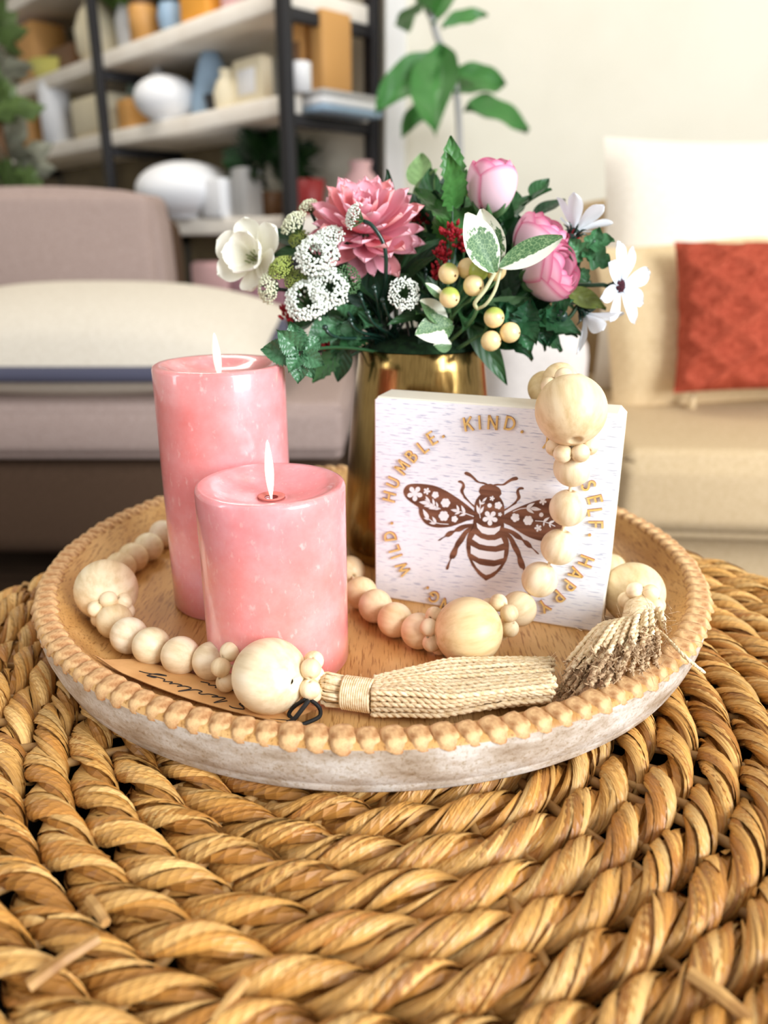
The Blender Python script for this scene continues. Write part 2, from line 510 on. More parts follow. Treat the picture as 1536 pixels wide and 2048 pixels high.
mb = MB(); box(mb, (0, 2.5, -0.02), (9, 9, 0.04))
structure(mb.build('floor', MAT['floor'], smooth=False))
mb = MB(); box(mb, tuple(WALL0 + W * 0.05 + U * 2.46 + Vector((0, 0, 1.35))), (5.0, 0.10, 2.7), UANG)
structure(mb.build('wall_back', MAT['wall'], smooth=False))
pl = WALL0 + U * 4.9
mb = MB(); box(mb, tuple(pl - W * 3.0 + U * 0.05 + Vector((0, 0, 1.35))), (0.10, 6.0, 2.7), UANG)
structure(mb.build('wall_left', MAT['wall'], smooth=False))
K0 = WALL0 - U * 0.04                          # corner of the room right of the shelf unit
V2 = Vector((0.97, -0.24, 0)).normalized(); VANG = math.atan2(V2.y, V2.x); N2 = Vector((-V2.y, V2.x, 0))
mb = MB(); box(mb, tuple(K0 + V2 * 2.2 + N2 * 0.05 + Vector((0, 0, 1.35))), (4.4, 0.10, 2.7), VANG)
structure(mb.build('wall_right', MAT['wall'], smooth=False))
mb = MB(); box(mb, tuple(K0 + V2 * 2.2 - N2 * 0.008 + Vector((0, 0, 0.06))), (4.36, 0.016, 0.12), VANG)
structure(mb.build('baseboard_right', MAT['window_frame'], smooth=False))
mb = MB(); box(mb, tuple(K0 + V2 * 0.03 - N2 * 0.02 + Vector((0, 0, 1.35))), (0.06, 0.04, 2.7), VANG)
structure(mb.build('trim_1', MAT['window_frame'], smooth=False))
mb = MB(); box(mb, (0.2, 3.0, 2.73), (9.5, 6.4, 0.06))
structure(mb.build('ceiling', MAT['wall'], smooth=False))

def window(name, loc, target, sx, sy):
    """the frame of a window the daylight comes through, behind the camera"""
    q = (Vector(target) - Vector(loc)).to_track_quat('-Z', 'Y').to_matrix()
    mb = MB()
    for cx, cy, w, h in ((0, sy / 2 + .03, sx + .12, .06), (0, -sy / 2 - .03, sx + .12, .06), (sx / 2 + .03, 0, .06, sy), (-sx / 2 - .03, 0, .06, sy)):
        t = MB(); box(t, (cx, cy, 0), (w, h, .05))
        mb.add([q @ Vector(v) + Vector(loc) for v in t.v], t.f)
    o = structure(mb.build(name, MAT['window_frame'], smooth=False))
    for cx, cy, w, h in ((0, 0, .03, sy), (0, 0, sx, .03)):
        t = MB(); box(t, (cx, cy, -0.03), (w, h, .03))
        m2 = MB(); m2.add([q @ Vector(v) + Vector(loc) for v in t.v], t.f)
        m2.build('glazing_bar', MAT['window_frame'], o, smooth=False)
window('window_1', (2.0, -1.35, 1.55), (0, 0.5, 0.75), 1.5, 1.7)
window('window_2', (-2.6, -0.5, 1.5), (0, 0.6, 0.7), 0.30, 1.6)

# ------------------------------------------------------------------ shelf unit and what stands on it
SD = 0.325
shelf = thing('shelf_unit', 'tall black metal shelf unit with thick pale boards against the back wall', 'shelf unit', C0)
SH = {'low': 0.45, 'C': 0.80, 'B': 1.145, 'A': 1.425, 'D': 1.77}       # top faces of the boards
SL = 3.6
for key, z in SH.items():
    mb = MB(); rbox(mb, tuple(C0 + U * (SL / 2) + W * (SD / 2) + Vector((0, 0, z - 0.028))), (SL, SD, 0.056), UANG, 0.006, 2)
    mb.build('shelf_board', MAT['shelf_board'], shelf)
mb = MB(); rbox(mb, tuple(C0 + U * 2.2 + W * (SD + .004) + Vector((0, 0, 1.05))), (2.7, .012, 2.0), UANG, .002, 1)
mb.build('back_panel', MAT['shelf_back'], shelf)
for t in (0.0, 1.226, 2.54):
    for d in (-0.012, SD + 0.012):
        mb = MB(); rbox(mb, tuple(C0 + U * t + W * d + Vector((0, 0, 1.1))), (0.05, 0.03, 2.2), UANG, 0.004, 2)
        mb.build('post', MAT['metal_black'], shelf)
    for z in SH.values():
        mb = MB(); rbox(mb, tuple(C0 + U * t + W * (SD / 2) + Vector((0, 0, z - 0.075))), (0.03, SD, 0.035), UANG, 0.004, 2)
        mb.build('bracket', MAT['metal_black'], shelf)

def on_shelf(t, d, key): return C0 + U * t + W * d + Vector((0, 0, SH[key]))
def px_to_t(px):
    """how far along the front of the shelf a column of the photograph lies"""
    k = (px - 768) / F * math.cos(TILT)
    return (C0.x - k * C0.y) / (k * U.y - U.x)
def jar(name, label, cat, px, key, prof, mat, d=0.12, lid=None):
    p = on_shelf(px_to_t(px), d, key)
    mb = MB(); lathe(mb, prof, p, 28)
    o = mb.build(name, MAT[mat])
    o.location = (0, 0, 0)
    tag(o, label, cat)
    if lid:
        top = prof[-2][1]
        m2 = MB(); lathe(m2, [(0, top + lid[1]), (lid[0] * .9, top + lid[1]), (lid[0], top + lid[1] * .7), (lid[0], top), (0, top)], p, 24)
        m2.build('lid', MAT[lid[2]], o)
    return o
def crate(name, label, cat, px, key, s, mat, d=0.14, bev=0.008, extra=None):
    p = on_shelf(px_to_t(px), d, key)
    mb = MB(); rbox(mb, tuple(p + Vector((0, 0, s[2] / 2))), s, UANG, bev, 2)
    o = mb.build(name, MAT[mat]); tag(o, label, cat)
    if extra:
        m2 = MB(); rbox(m2, tuple(p + Vector((0, 0, s[2] * .52)) - W * (s[1] / 2 + .002)), (s[0] * .6, .004, s[2] * .5), UANG, .001, 1)
        m2.build('front_panel', MAT[extra], o)
    return o
vaseP = lambda r, h: [(0, 0), (r * .7, 0), (r * .95, h * .15), (r, h * .45), (r * .75, h * .7), (r * .45, h * .85), (r * .55, h), (r * .45, h), (0, h * .97)]
bowlP = lambda r, h: [(0, 0), (r * .5, 0), (r * .8, h * .3), (r, h), (r * .94, h), (r * .7, h * .35), (0, h * .15)]
canP = lambda r, h: [(0, 0), (r, 0), (r, h * .97), (r * .96, h), (0, h)]
bottleP = lambda r, h: [(0, 0), (r, 0), (r, h * .55), (r * .85, h * .66), (r * .35, h * .78), (r * .35, h), (0, h)]
coneP = lambda r, h: [(0, 0), (r, 0), (r * .9, h * .3), (r * .55, h * .7), (r * .12, h), (0, h)]

# middle board (B)
crate('wooden_box', 'tan wooden box on the middle shelf at the left post', 'box', 62, 'B', (.16, .16, .22), 'it_wood')
jar('canister', 'tall white canister on the middle shelf near the left post', 'canister', 124, 'B', canP(.07, .24), 'it_white', .05, (.06, .02, 'it_white'))
jar('yellow_bowl', 'wide yellow dish standing high on the middle shelf at the left', 'bowl', 108, 'B', [(0, 0), (.06, 0), (.03, .05), (.03, .24), (.12, .28), (.15, .36), (.14, .36), (.1, .30), (0, .27)], 'it_yellow', .15)
crate('cream_basket', 'long cream basket on the middle shelf left of the centre post', 'basket', 196, 'B', (.34, .18, .16), 'it_cream', .10, .03)
jar('teal_jar', 'tall teal glass jar behind the cream basket', 'jar', 222, 'B', bottleP(.07, .34), 'it_teal', .22)
jar('leaning_bottle', 'slim grey bottle right of the centre post on the middle shelf', 'bottle', 282, 'B', bottleP(.045, .28), 'it_grey', .14)
crate('brass_box', 'small golden box beside the slim grey bottle', 'box', 262, 'B', (.10, .12, .11), 'it_wood', .08)
jar('white_bowl', 'white rounded bowl in front on the middle shelf', 'bowl', 330, 'B', [(0, 0), (.055, 0)] + [(.122 * math.cos(w), .08 + .08 * math.sin(w)) for w in np.linspace(-1.1, 1.5, 14)] + [(.006, .16), (0, .16)], 'it_white', .06)
jar('blue_vase', 'pale blue pointed vase on the middle shelf', 'vase', 372, 'B', coneP(.085, .27), 'it_blue', .16)
jar('navy_bottle', 'dark navy bottle behind the pale blue vase', 'bottle', 332, 'B', bottleP(.06, .27), 'it_navy', .24)
jar('small_black_pot', 'small black pot right of the pale blue vase', 'pot', 398, 'B', bowlP(.05, .07), 'it_black', .12)
crate('cream_plaque', 'square cream plaque standing on the middle shelf', 'plaque', 474, 'B', (.17, .05, .15), 'it_cream', .10, .01, 'it_white')
crate('wooden_lantern', 'tall honey wooden lantern behind the near corner post', 'lantern', 540, 'B', (.11, .11, .22), 'it_wood', .18, .006, 'it_brown')
crate('wood_cabinet', 'honey wooden cabinet at the shelf end on the middle shelf', 'cabinet', 588, 'B', (.06, .12, .235), 'it_wood', .17, .006)
# upper board (A)
crate('kraft_box', 'tan kraft box on the upper shelf at the far left', 'box', 78, 'A', (.22, .16, .26), 'it_wood')
crate('wood_tray', 'flat wooden tray leaning on the upper shelf at the left', 'tray', 132, 'A', (.26, .12, .12), 'it_brown')
jar('white_jug', 'cream rounded jug on the upper shelf left of the centre post', 'jug', 200, 'A', vaseP(.10, .26), 'it_cream', .10)
jar('white_pitcher', 'tall white pitcher beside the cream jug on the upper shelf', 'pitcher', 238, 'A', vaseP(.09, .30), 'it_white', .18)
jar('silver_globe', 'small grey blue globe jar on the upper shelf', 'jar', 344, 'A', [(0, 0), (.03, 0), (.05, .03), (.055, .06), (.045, .1), (0, .115)], 'it_blue', .08)
crate('orange_book_box', 'bright orange box on the upper shelf', 'box', 404, 'A', (.17, .14, .22), 'it_orange', .10, .006)
jar('pink_jar', 'small pale pink jar right of the orange box', 'jar', 458, 'A', canP(.045, .10), 'it_pink', .08)
# lower board (C)
jar('white_basin', 'large white rounded basin on the lower shelf above the armchair back', 'basin', 372, 'C', [(0, 0), (.08, 0)] + [(.185 * math.cos(w), .10 + .10 * math.sin(w)) for w in np.linspace(-1.1, 1.5, 14)] + [(.006, .2), (0, .2)], 'it_white', .02)
crate('pale_can', 'pale grey blue tin on the lower shelf', 'tin', 470, 'C', (.08, .08, .16), 'it_grey', .06)
jar('red_pot', 'dark red pot on the lower shelf near the corner post', 'pot', 574, 'C', bowlP(.05, .11), 'it_red', .10)
jar('amber_pot', 'amber yellow pot on the lower shelf left of the dark red pot', 'pot', 545, 'C', canP(.045, .11), 'it_orange', .14)
jar('blush_vase', 'blush pink round vase at the end of the lower shelf', 'vase', 600, 'C', vaseP(.07, .17), 'it_pink', .26)
crate('cream_crate', 'small cream crate behind the armchair back on the lower shelf', 'crate', 100, 'C', (.30, .16, .16), 'it_cream', .06, .02)
crate('pink_box', 'dusty pink box on the lowest shelf beside the armchair back', 'box', 410, 'low', (.26, .16, .20), 'it_pink', .08, .02)
crate('mauve_basket', 'mauve basket on the lowest shelf right of the dusty pink box', 'basket', 480, 'low', (.18, .16, .16), 'it_mauve', .08, .02)
crate('white_carton', 'white carton on the lower shelf right of the large basin', 'carton', 432, 'C', (.13, .12, .13), 'it_white', .05, .01)
jar('tan_jar', 'tan lidded jar on the upper shelf between trailing plant and globe', 'jar', 300, 'A', canP(.055, .12), 'it_wood', .06, (.05, .02, 'it_brown'))
jar('grey_vase', 'grey round vase on the upper shelf right of the pink jar', 'vase', 510, 'A', vaseP(.06, .16), 'it_grey', .10)
jar('white_cup', 'small white cup before the honey cabinet on the middle shelf', 'cup', 598, 'B', canP(.03, .08), 'it_white', .03)
jar('cream_urn', 'cream urn on the middle shelf between the frame post and the plaque', 'urn', 436, 'B', vaseP(.05, .13), 'it_cream', .08)
# books at the shelf end
pe = thing('book_stack', 'stack of pale blue and white books at the shelf end', 'books', on_shelf(0.02, .17, 'B'))
# folded as one stack leaning beside the near post
for k in range(3):
    mb = MB(); rbox(mb, tuple(on_shelf(-0.06, .16, 'B') + Vector((0, 0, -0.045 + .02 * k))), (.10, .24, .018), UANG, .002, 1)
    mb.build('book', MAT[['it_blue', 'it_white', 'it_grey'][k]], pe)
bpy.data.objects['book_stack'].location = on_shelf(-0.06, .16, 'B')
for c in list(pe.children):
    c.parent = None; c.matrix_parent_inverse = Matrix.Identity(4); c.matrix_basis = Matrix.Identity(4); adopt(c, pe)

def leafy(mb, c, r, n, rng, col, up=0.5):
    for i in range(n):
        a = rng.uniform(0, 2 * PI); t = rng.uniform(-0.3, 1.2)
        d = Vector((math.cos(a) * math.cos(t), math.sin(a) * math.cos(t), math.sin(t) + up * .2)).normalized()
        p = Vector(c) + d * r * rng.uniform(.2, .6)
        q = p + d * r * rng.uniform(.4, .7)
        s = d.cross(Vector((rng.random(), rng.random(), rng.random()))).normalized() * r * .2
        k = rng.uniform(.7, 1.2)
        cc = tuple(x * k for x in lin(col))
        mid = (p + q) / 2 + s.cross(d) * .3
        mb.add([p, mid + s, q, mid - s], [(0, 1, 2, 3)], cc)
rng = random.Random(5)
for name, label, px, key, d, r, col in (
        ('shelf_plant', 'dark green plant on the lower shelf under the middle board', 462, 'C', .18, .17, (30, 62, 26)),
        ('trailing_plant', 'green trailing plant on the upper shelf behind the white jugs', 262, 'A', .18, .24, (92, 122, 56)),
        ('dark_shelf_plant', 'deep green plant on the upper shelf beside the orange box', 318, 'A', .22, .20, (46, 66, 34))):
    p = on_shelf(px_to_t(px), d, key)
    t = thing(name, label, 'plant', p)
    mb = MB(); lathe(mb, canP(.05, .09), p, 20); mb.build('pot', MAT['it_brown'], t)
    mb = MB(); leafy(mb, p + Vector((0, 0, r * .9)), r, 130, rng, col)
    o = mb.build('foliage', MAT['leaf'], t, smooth=False); o['kind'] = 'stuff'

# tall grey-green tree at the far left of the frame
p = Vector((-1.513, 3.3, 0))
t = thing('potted_tree', 'grey green potted tree at the left edge behind the armchair', 'tree', p)
mb = MB(); lathe(mb, [(0, 0), (.14, 0), (.18, .3), (.16, .3), (0, .26)], p, 24); mb.build('pot', MAT['it_navy'], t)
mb = MB(); tube(mb, [p + Vector((0, 0, .2)), p + Vector((.02, 0, .9)), p + Vector((0, .03, 1.7))], [.03, .025, .015], 8); mb.build('trunk', MAT['it_brown'], t)
mb = MB()
for k in range(9):
    leafy(mb, p + Vector((rng.uniform(-.10, .05), rng.uniform(-.15, .15), .85 + k * .15)), .20, 50, rng, (150, 150, 132) if k % 2 else (96, 118, 66))
o = mb.build('foliage', MAT['leaf'], t, smooth=False); o['kind'] = 'stuff'

# ------------------------------------------------------------------ soft seating
def pillow(w, h, t, n=18, fn=None):
    vs_, fs = [], []
    for side in (1, -1):
        b = len(vs_)
        for i in range(n + 1):
            for j in range(n + 1):
                u = -1 + 2 * i / n; v = -1 + 2 * j / n
                pinch = 1 - 0.06 * (u * u) * (1 - v * v) * 0 - 0.05 * (1 - u * u) * abs(v) ** 3
                pinch2 = 1 - 0.05 * (1 - v * v) * abs(u) ** 3
                hgt = ((1 - abs(u) ** 2.6) * (1 - abs(v) ** 2.6)) ** 0.55
                e = fn(u, v) if fn else 0
                vs_.append(Vector((u * w / 2 * pinch2, v * h / 2 * pinch, side * (t / 2 * hgt + (e if hgt > .05 else 0)))))
        for i in range(n):
            for j in range(n):
                a, b2, c, d = b + i * (n + 1) + j, b + (i + 1) * (n + 1) + j, b + (i + 1) * (n + 1) + j + 1, b + i * (n + 1) + j + 1
                fs.append((a, b2, c, d) if side > 0 else (d, c, b2, a))
    return vs_, fs
def place_pillow(mb, c, w, h, t, lean, yaw, roll=0.0, n=18, fn=None):
    """stands on its edge with its face towards -y, leaning back by lean"""
    m = Matrix.Rotation(yaw, 3, 'Z') @ Matrix.Rotation(PI / 2 - lean, 3, 'X') @ Matrix.Rotation(roll, 3, 'Z')
    v, f = pillow(w, h, t, n, fn)
    mb.add([m @ p + Vector(c) for p in v], f)
    return m

# left armchair
a0 = Vector((-0.62, 1.80, 0))
arm = thing('armchair', 'mauve grey upholstered armchair at the left behind the table', 'armchair', a0)
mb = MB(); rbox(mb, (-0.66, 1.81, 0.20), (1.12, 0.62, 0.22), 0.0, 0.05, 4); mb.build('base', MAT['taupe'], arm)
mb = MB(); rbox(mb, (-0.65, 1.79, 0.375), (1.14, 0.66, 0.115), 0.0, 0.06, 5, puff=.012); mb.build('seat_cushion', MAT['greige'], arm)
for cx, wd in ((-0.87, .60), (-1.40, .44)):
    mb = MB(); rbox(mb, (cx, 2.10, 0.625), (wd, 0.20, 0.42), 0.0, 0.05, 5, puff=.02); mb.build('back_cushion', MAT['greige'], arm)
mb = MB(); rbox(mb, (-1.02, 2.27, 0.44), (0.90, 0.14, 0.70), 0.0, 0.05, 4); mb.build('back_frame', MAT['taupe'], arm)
for x in (-1.16, -0.14):
    for y in (1.54, 2.06):
        mb = MB(); tube(mb, [(x, y, 0), (x, y, .10)], [.018, .026], 10); mb.build('leg', MAT['dark_wood'], arm)
mb = MB()
place_pillow(mb, (-0.62, 1.67, 0.535), 0.80, 0.46, 0.20, PI / 2 - .16, 0.0)
o = mb.build('seat_pillow', MAT['oat_cloth']); tag(o, 'large cream pillow lying flat on the mauve grey armchair', 'pillow')
mb = MB(); m3 = Matrix.Rotation(.16, 3, 'X')
pts = []
for k in range(48):
    w = 2 * PI * k / 48
    cx, sx = math.cos(w), math.sin(w)
    pts.append(m3 @ Vector((.392 * math.copysign(abs(cx) ** .45, cx), .222 * math.copysign(abs(sx) ** .45, sx), -.012)) + Vector((-0.62, 1.67, .535)))
tube(mb, pts, .016, 8, closed=True); o2 = mb.build('shade_band', MAT['navy'], o); o2['label'] = 'dark band round the pillow edge standing in for shade'  # shade at the pillow edge, modelled as a dark band

# right sofa
s0 = Vector((0.955, 1.60, 0))
sofa = thing('sofa', 'long beige upholstered sofa along the back wall at the right', 'sofa', s0)
RZ = -0.08
mr = Matrix.Rotation(RZ, 3, 'Z')
def sp(x, y, z): return tuple(mr @ Vector((x, y, 0)) + s0 + Vector((0, 0, z)))
mb = MB(); rbox(mb, sp(0.10, -0.02, .19), (1.36, .80, .22), RZ, .04, 4); mb.build('base', MAT['beige'], sofa)
mb = MB(); rbox(mb, sp(0.12, -0.10, .355), (1.34, .84, .15), RZ, .06, 5, puff=.012); mb.build('seat_cushion', MAT['beige'], sofa)
for k in (-.20, .47):
    mb = MB(); rbox(mb, sp(k, .27, .60), (.66, .18, .42), RZ, .06, 5, puff=.025); mb.build('back_cushion', MAT['beige'], sofa)
mb = MB(); rbox(mb, sp(.10, .41, .40), (1.40, .14, .60), RZ, .05, 4); mb.build('back_frame', MAT['beige'], sofa)
mb = MB(); rbox(mb, sp(-.66, .06, .345), (.18, .74, .49), RZ, .06, 5); o = mb.build('armrest', MAT['pale_greige'], sofa)
for x in (-.6, .72):
    for y in (-.36, .40):
        mb = MB(); tube(mb, [sp(x, y, 0), sp(x, y, .09)], [.018, .026], 10); mb.build('leg', MAT['dark_wood'], sofa)
c = at_y(1446, 530, 1.64)
mb = MB(); place_pillow(mb, tuple(c), .50, .50, .17, .22, RZ + .02)
tag(mb.build('cream_pillow', MAT['cream']), 'large cream square pillow leaning on the back of the beige sofa', 'pillow')
c = at_y(1388, 655, 1.52)
mb = MB(); place_pillow(mb, tuple(c), .36, .34, .15, .30, RZ + .15, .10)
tag(mb.build('tan_pillow', MAT['tan_cloth']), 'tan pillow half hidden behind the rust pillow', 'pillow')
def knit(u, v):
    d = abs(((u * 2.0 + v * 2.0) % 1.0) - .5) < .13 or abs(((u * 2.0 - v * 2.0) % 1.0) - .5) < .13
    return .010 if d else 0.0
c = at_y(1552, 632, 1.41)
mb = MB(); place_pillow(mb, tuple(c), .36, .27, .11, .30, RZ + .04, .02, 40, knit)
ro = mb.build('rust_pillow', MAT['rust']); tag(ro, 'rust orange knitted pillow with raised diamond pattern on the sofa', 'pillow')
rng = random.Random(9)
for cx, cy in ((1385, 808), (1700, 808)):
    mb = MB(); p = at_y(cx, cy, 1.40)
    for k in range(40):
        a = rng.uniform(0, 2 * PI); r = rng.uniform(0, .014)
        tube(mb, [p + Vector((0, 0, .02)), p + Vector((math.cos(a) * r, math.sin(a) * r, -.012))], .0018, 4)
    mb.build('tassel', MAT['tan_cloth'], ro)

# tall indoor plant behind the bouquet
p = Vector((0.221, 2.30, 0))
t = thing('fiddle_leaf_plant', 'tall green leafy plant on a thin stem behind the bouquet', 'plant', p)
mb = MB(); lathe(mb, [(0, 0), (.10, 0), (.13, .24), (.115, .24), (0, .2)], p, 28); mb.build('pot', MAT['it_white'], t)
mb = MB(); tube(mb, catmull([p + Vector((0, 0, .18)), p + Vector((.0, .01, .6)), at_y(915, 200, 2.3), at_y(870, 60, 2.3), at_y(850, -60, 2.3)]), .009, 8)
mb.build('stem', MAT['it_grey'], t)
def big_leaf(L, Wd, seed):
    rng = random.Random(seed); mb = MB(); nu, nv = 8, 14
    vs_, fs, cs = [], [], []
    for j in range(nv + 1):
        v = j / nv
        w = Wd * (math.sin(PI * v ** .8) ** .8) * (.55 + .5 * v) + .001
        for i in range(nu + 1):
            u = -1 + 2 * i / nu
            vs_.append((u * w / 2, v * L, .12 * L * abs(u) - .25 * L * v * v + .02 * L * math.sin(v * 14 + u * 3)))
            k = 1.25 if i == nu // 2 else rng.uniform(.9, 1.1)
            cs.append(tuple(x * k for x in lin((70, 128, 62))))
    for j in range(nv):
        for i in range(nu):
            a = j * (nu + 1) + i; fs.append((a, a + 1, a + nu + 2, a + nu + 1))
    mb.add(vs_, fs, cs)
    return mb.mesh('leaf', MAT['leaf'])
bl = [big_leaf(.26, .15, k) for k in range(3)]
for k, (bx, by, ex, ey, zd, sc) in enumerate(((872, 40, 800, -70, -.2, 1.0), (868, 60, 895, -60, .1, 1.0), (880, 120, 765, 190, -.1, .95), (885, 110, 860, 215, -.2, .8),
        (905, 150, 1000, 150, -.05, .75), (905, 195, 1005, 150, 0.1, .7), (900, 200, 812, 240, -.1, .7), (885, 60, 965, 18, 0, .6), (925, 225, 1060, 235, .1, .45), (860, 10, 800, 30, .2, .8))):
    a, b = at_y(bx, by, 2.3), at_y(ex, ey, 2.3 + zd)
    d = b - a
    obj('leaf', bl[k % 3], t, orient(a, d, Vector((-.35 + .2 * (k % 3), -.75, .6)), d.length / .26 * 1.1))

# ------------------------------------------------------------------ woven table
TC = Vector((0.010, 0.372, 0))
table = thing('woven_table', 'round table with a top of coiled twisted straw rope', 'table', TC)
PAL = [tuple(x * q for x, q in zip(lin(c), (.98, .91, .71))) for c in ((212, 164, 98), (220, 174, 110), (204, 152, 84), (224, 182, 122), (190, 136, 72), (228, 190, 134), (176, 122, 64), (214, 166, 100), (217, 172, 110))]
def strand(R, zc, k, seed, a=0.0050, rs=0.0060, P=0.068, detail=1.0, tilt=0.0):
    """one ply of a rope ring, wrapped from overlapping flat straw strips"""
    rg = np.random.default_rng(seed)
    Ltot = 2 * PI * R
    P = Ltot / round(Ltot / P)
    mb = MB()
    ph0 = seed * 1.7
    wob = [(rg.uniform(.0003, .0009), rg.integers(3, 14), rg.uniform(0, 6)) for _ in range(4)]
    def frame(s):
        th = s / R - PI / 2
        n = np.stack([-np.cos(th), -np.sin(th), np.zeros_like(th)], 1)
        zz = np.tile(np.array([0, 0, 1.0]), (len(s), 1))
        if tilt:
            n, zz = n * math.cos(tilt) + zz * math.sin(tilt), zz * math.cos(tilt) - n * math.sin(tilt)
        dz = sum(A * np.sin(m * th + p) for A, m, p in wob)
        ax = np.stack([R * np.cos(th) + TC.x, R * np.sin(th) + TC.y, zc + dz], 1)
        phi = 2 * PI * s / P + k * PI + ph0 + .35 * np.sin(5 * th + seed)
        e1 = n * np.sin(phi)[:, None] + zz * np.cos(phi)[:, None]
        e2 = n * np.cos(phi)[:, None] - zz * np.sin(phi)[:, None]
        return ax + e1 * a, e1, e2
    # core
    ns = max(40, int(Ltot / .005)); s = np.arange(ns) * Ltot / ns
    c, e1, e2 = frame(s)
    m = 8
    V = np.zeros((ns, m, 3))
    for q in range(m):
        w = 2 * PI * q / m
        V[:, q] = c + .86 * rs * (math.cos(w) * e1 + 1.22 * math.sin(w) * e2)
    idx = np.arange(ns * m).reshape(ns, m)
    nx = np.roll(idx, -1, 0)
    fs = np.stack([idx, np.roll(idx, -1, 1), np.roll(nx, -1, 1), nx], 2).reshape(-1, 4)
    mb.add(V.reshape(-1, 3).tolist(), fs.tolist(), tuple(x * .85 for x in PAL[4]), 0, [(q // m * .2, (q % m) * .8) for q in range(ns * m)])
    # strips
    avg = .085
    for _ in range(int(11 * detail * Ltot / avg)):
        ln = rg.uniform(.05, .13); s0 = rg.uniform(0, Ltot)
        n = max(8, int(ln / .0034))
        s = s0 + np.linspace(0, ln, n)
        c, e1, e2 = frame(s)
        psi = rg.uniform(-1.9, 1.9) + (s - s0) * rg.uniform(2, 14) + .12 * np.sin((s - s0) * rg.uniform(60, 160) + rg.uniform(0, 6)) + rg.uniform(-.5, .5) * np.abs((s - s0) / ln - rg.uniform(.3, .7))
        h = rg.uniform(.22, .62)
        kink = 1 + .10 * np.interp(np.linspace(0, 1, n), np.linspace(0, 1, 6), rg.uniform(-1, 1, 6))
        tt = np.linspace(0, 1, n)
        env = np.minimum(1, np.minimum(tt, 1 - tt) * rg.uniform(6, 14) + .12)
        lift = rg.uniform(-.02, .20)
        tl = rg.uniform(-.11, .11)
        crown = rg.uniform(.02, .10)
        fray = (rg.random() < .14) * rg.uniform(.15, .45)
        rad = 1 + lift - .22 * (1 - env) * (fray == 0) + fray * np.clip(tt - .8, 0, 1) * 5 * 1.0
        m = 5
        V = np.zeros((n, m, 3))
        base = np.array(PAL[rg.integers(len(PAL))]) * rg.uniform(.82, 1.12)
        C = np.zeros((n, m, 3)); UVs = np.zeros((n, m, 2))
        u0 = rg.uniform(0, 50); v0 = rg.uniform(0, 50)
        for j in range(m):
            q = (j - 2) / 2
            w = psi + q * h * env * kink
            r_ = rs * (rad + crown * (1 - abs(q)) + tl * q) * (1 + (kink - 1) * .5)
            V[:, j] = c + r_[:, None] * (np.cos(w)[:, None] * e1 + 1.22 * np.sin(w)[:, None] * e2)
            C[:, j] = base * (1 - .16 * (abs(q) > .9))
            UVs[:, j, 0] = u0 + (s - s0) * 40; UVs[:, j, 1] = v0 + q * .55
        C *= (1 + .10 * np.sin(tt * rg.uniform(4, 12) + rg.uniform(0, 6)))[:, None, None]
        idx = np.arange(n * m).reshape(n, m)
        fs = np.stack([idx[:-1, :-1], idx[:-1, 1:], idx[1:, 1:], idx[1:, :-1]], 2).reshape(-1, 4)
        mb.add(V.reshape(-1, 3).tolist(), fs.tolist(), C.reshape(-1, 3).tolist(), 0, UVs.reshape(-1, 2).tolist())
    return mb
ZA = Z_TABLE - 0.0100
RP = 0.0196
rings = [(0.0270 + i * RP, ZA - (0.0006 if i % 2 else 0.0), 1.0) for i in range(14)]             # the flat top
rings += [(0.3000, ZA - 0.005, 0.9), (0.3130, ZA - 0.019, 0.8), (0.3180, ZA - 0.0385, 0.6)]         # over the edge
for i, (R, z, det) in enumerate(rings):
    coil = None
    for k in range(2):
        o = strand(R, z, k, 11 + i, a=0.0043, rs=0.0051, detail=det).mesh('strand', MAT['straw'], False)
        if coil is None:
            coil = bpy.data.objects.new('rope_coil', None); coil.location = TC + Vector((0, 0, z)); COL.objects.link(coil); adopt(coil, table)
            coil.empty_display_size = .01
        obj('strand', o, coil)
side_me = [strand(0.3185, 0.0, k, 77, a=0.0048, rs=0.0058, detail=.35).mesh('strand', MAT['straw']) for k in range(2)]
z = ZA - 0.0585; i = 0
while z > 0.012:
    coil = bpy.data.objects.new('rope_coil', None); coil.location = TC + Vector((0, 0, z)); COL.objects.link(coil); adopt(coil, table)
    coil.empty_display_size = .01
    for k in range(2):
        mrot = Matrix.Translation(TC + Vector((0, 0, z))) @ Matrix.Rotation(i * 1.9, 4, 'Z') @ Matrix.Translation(-TC)
        obj('strand', side_me[k], coil, mrot)
    z -= 0.0198; i += 1
mb = MB(); lathe(mb, [(0, .474), (.285, .474), (.300, .462), (.305, .44), (.305, .004), (0, .004)], TC, 64)
mb.build('gap_shade_drum', MAT['gap_shade'], table)  # added drum, its dark colour stands in for shade between the ropes
rng = random.Random(3)
sm = MB(); tube(sm, [(0, y, .0006 * math.sin(y * 90)) for y in np.linspace(0.034, 0.310, 22)], 0.0024, 7)
spoke = sm.mesh('spoke', MAT['stem_straw'])
for j in range(52):
    w = 2 * PI * j / 52 + rng.uniform(-.03, .03)
    obj('spoke', spoke, table, Matrix.Translation(TC + Vector((0, 0, ZA - .002 + rng.uniform(-.001, .0015)))) @ Matrix.Rotation(w, 4, 'Z'))
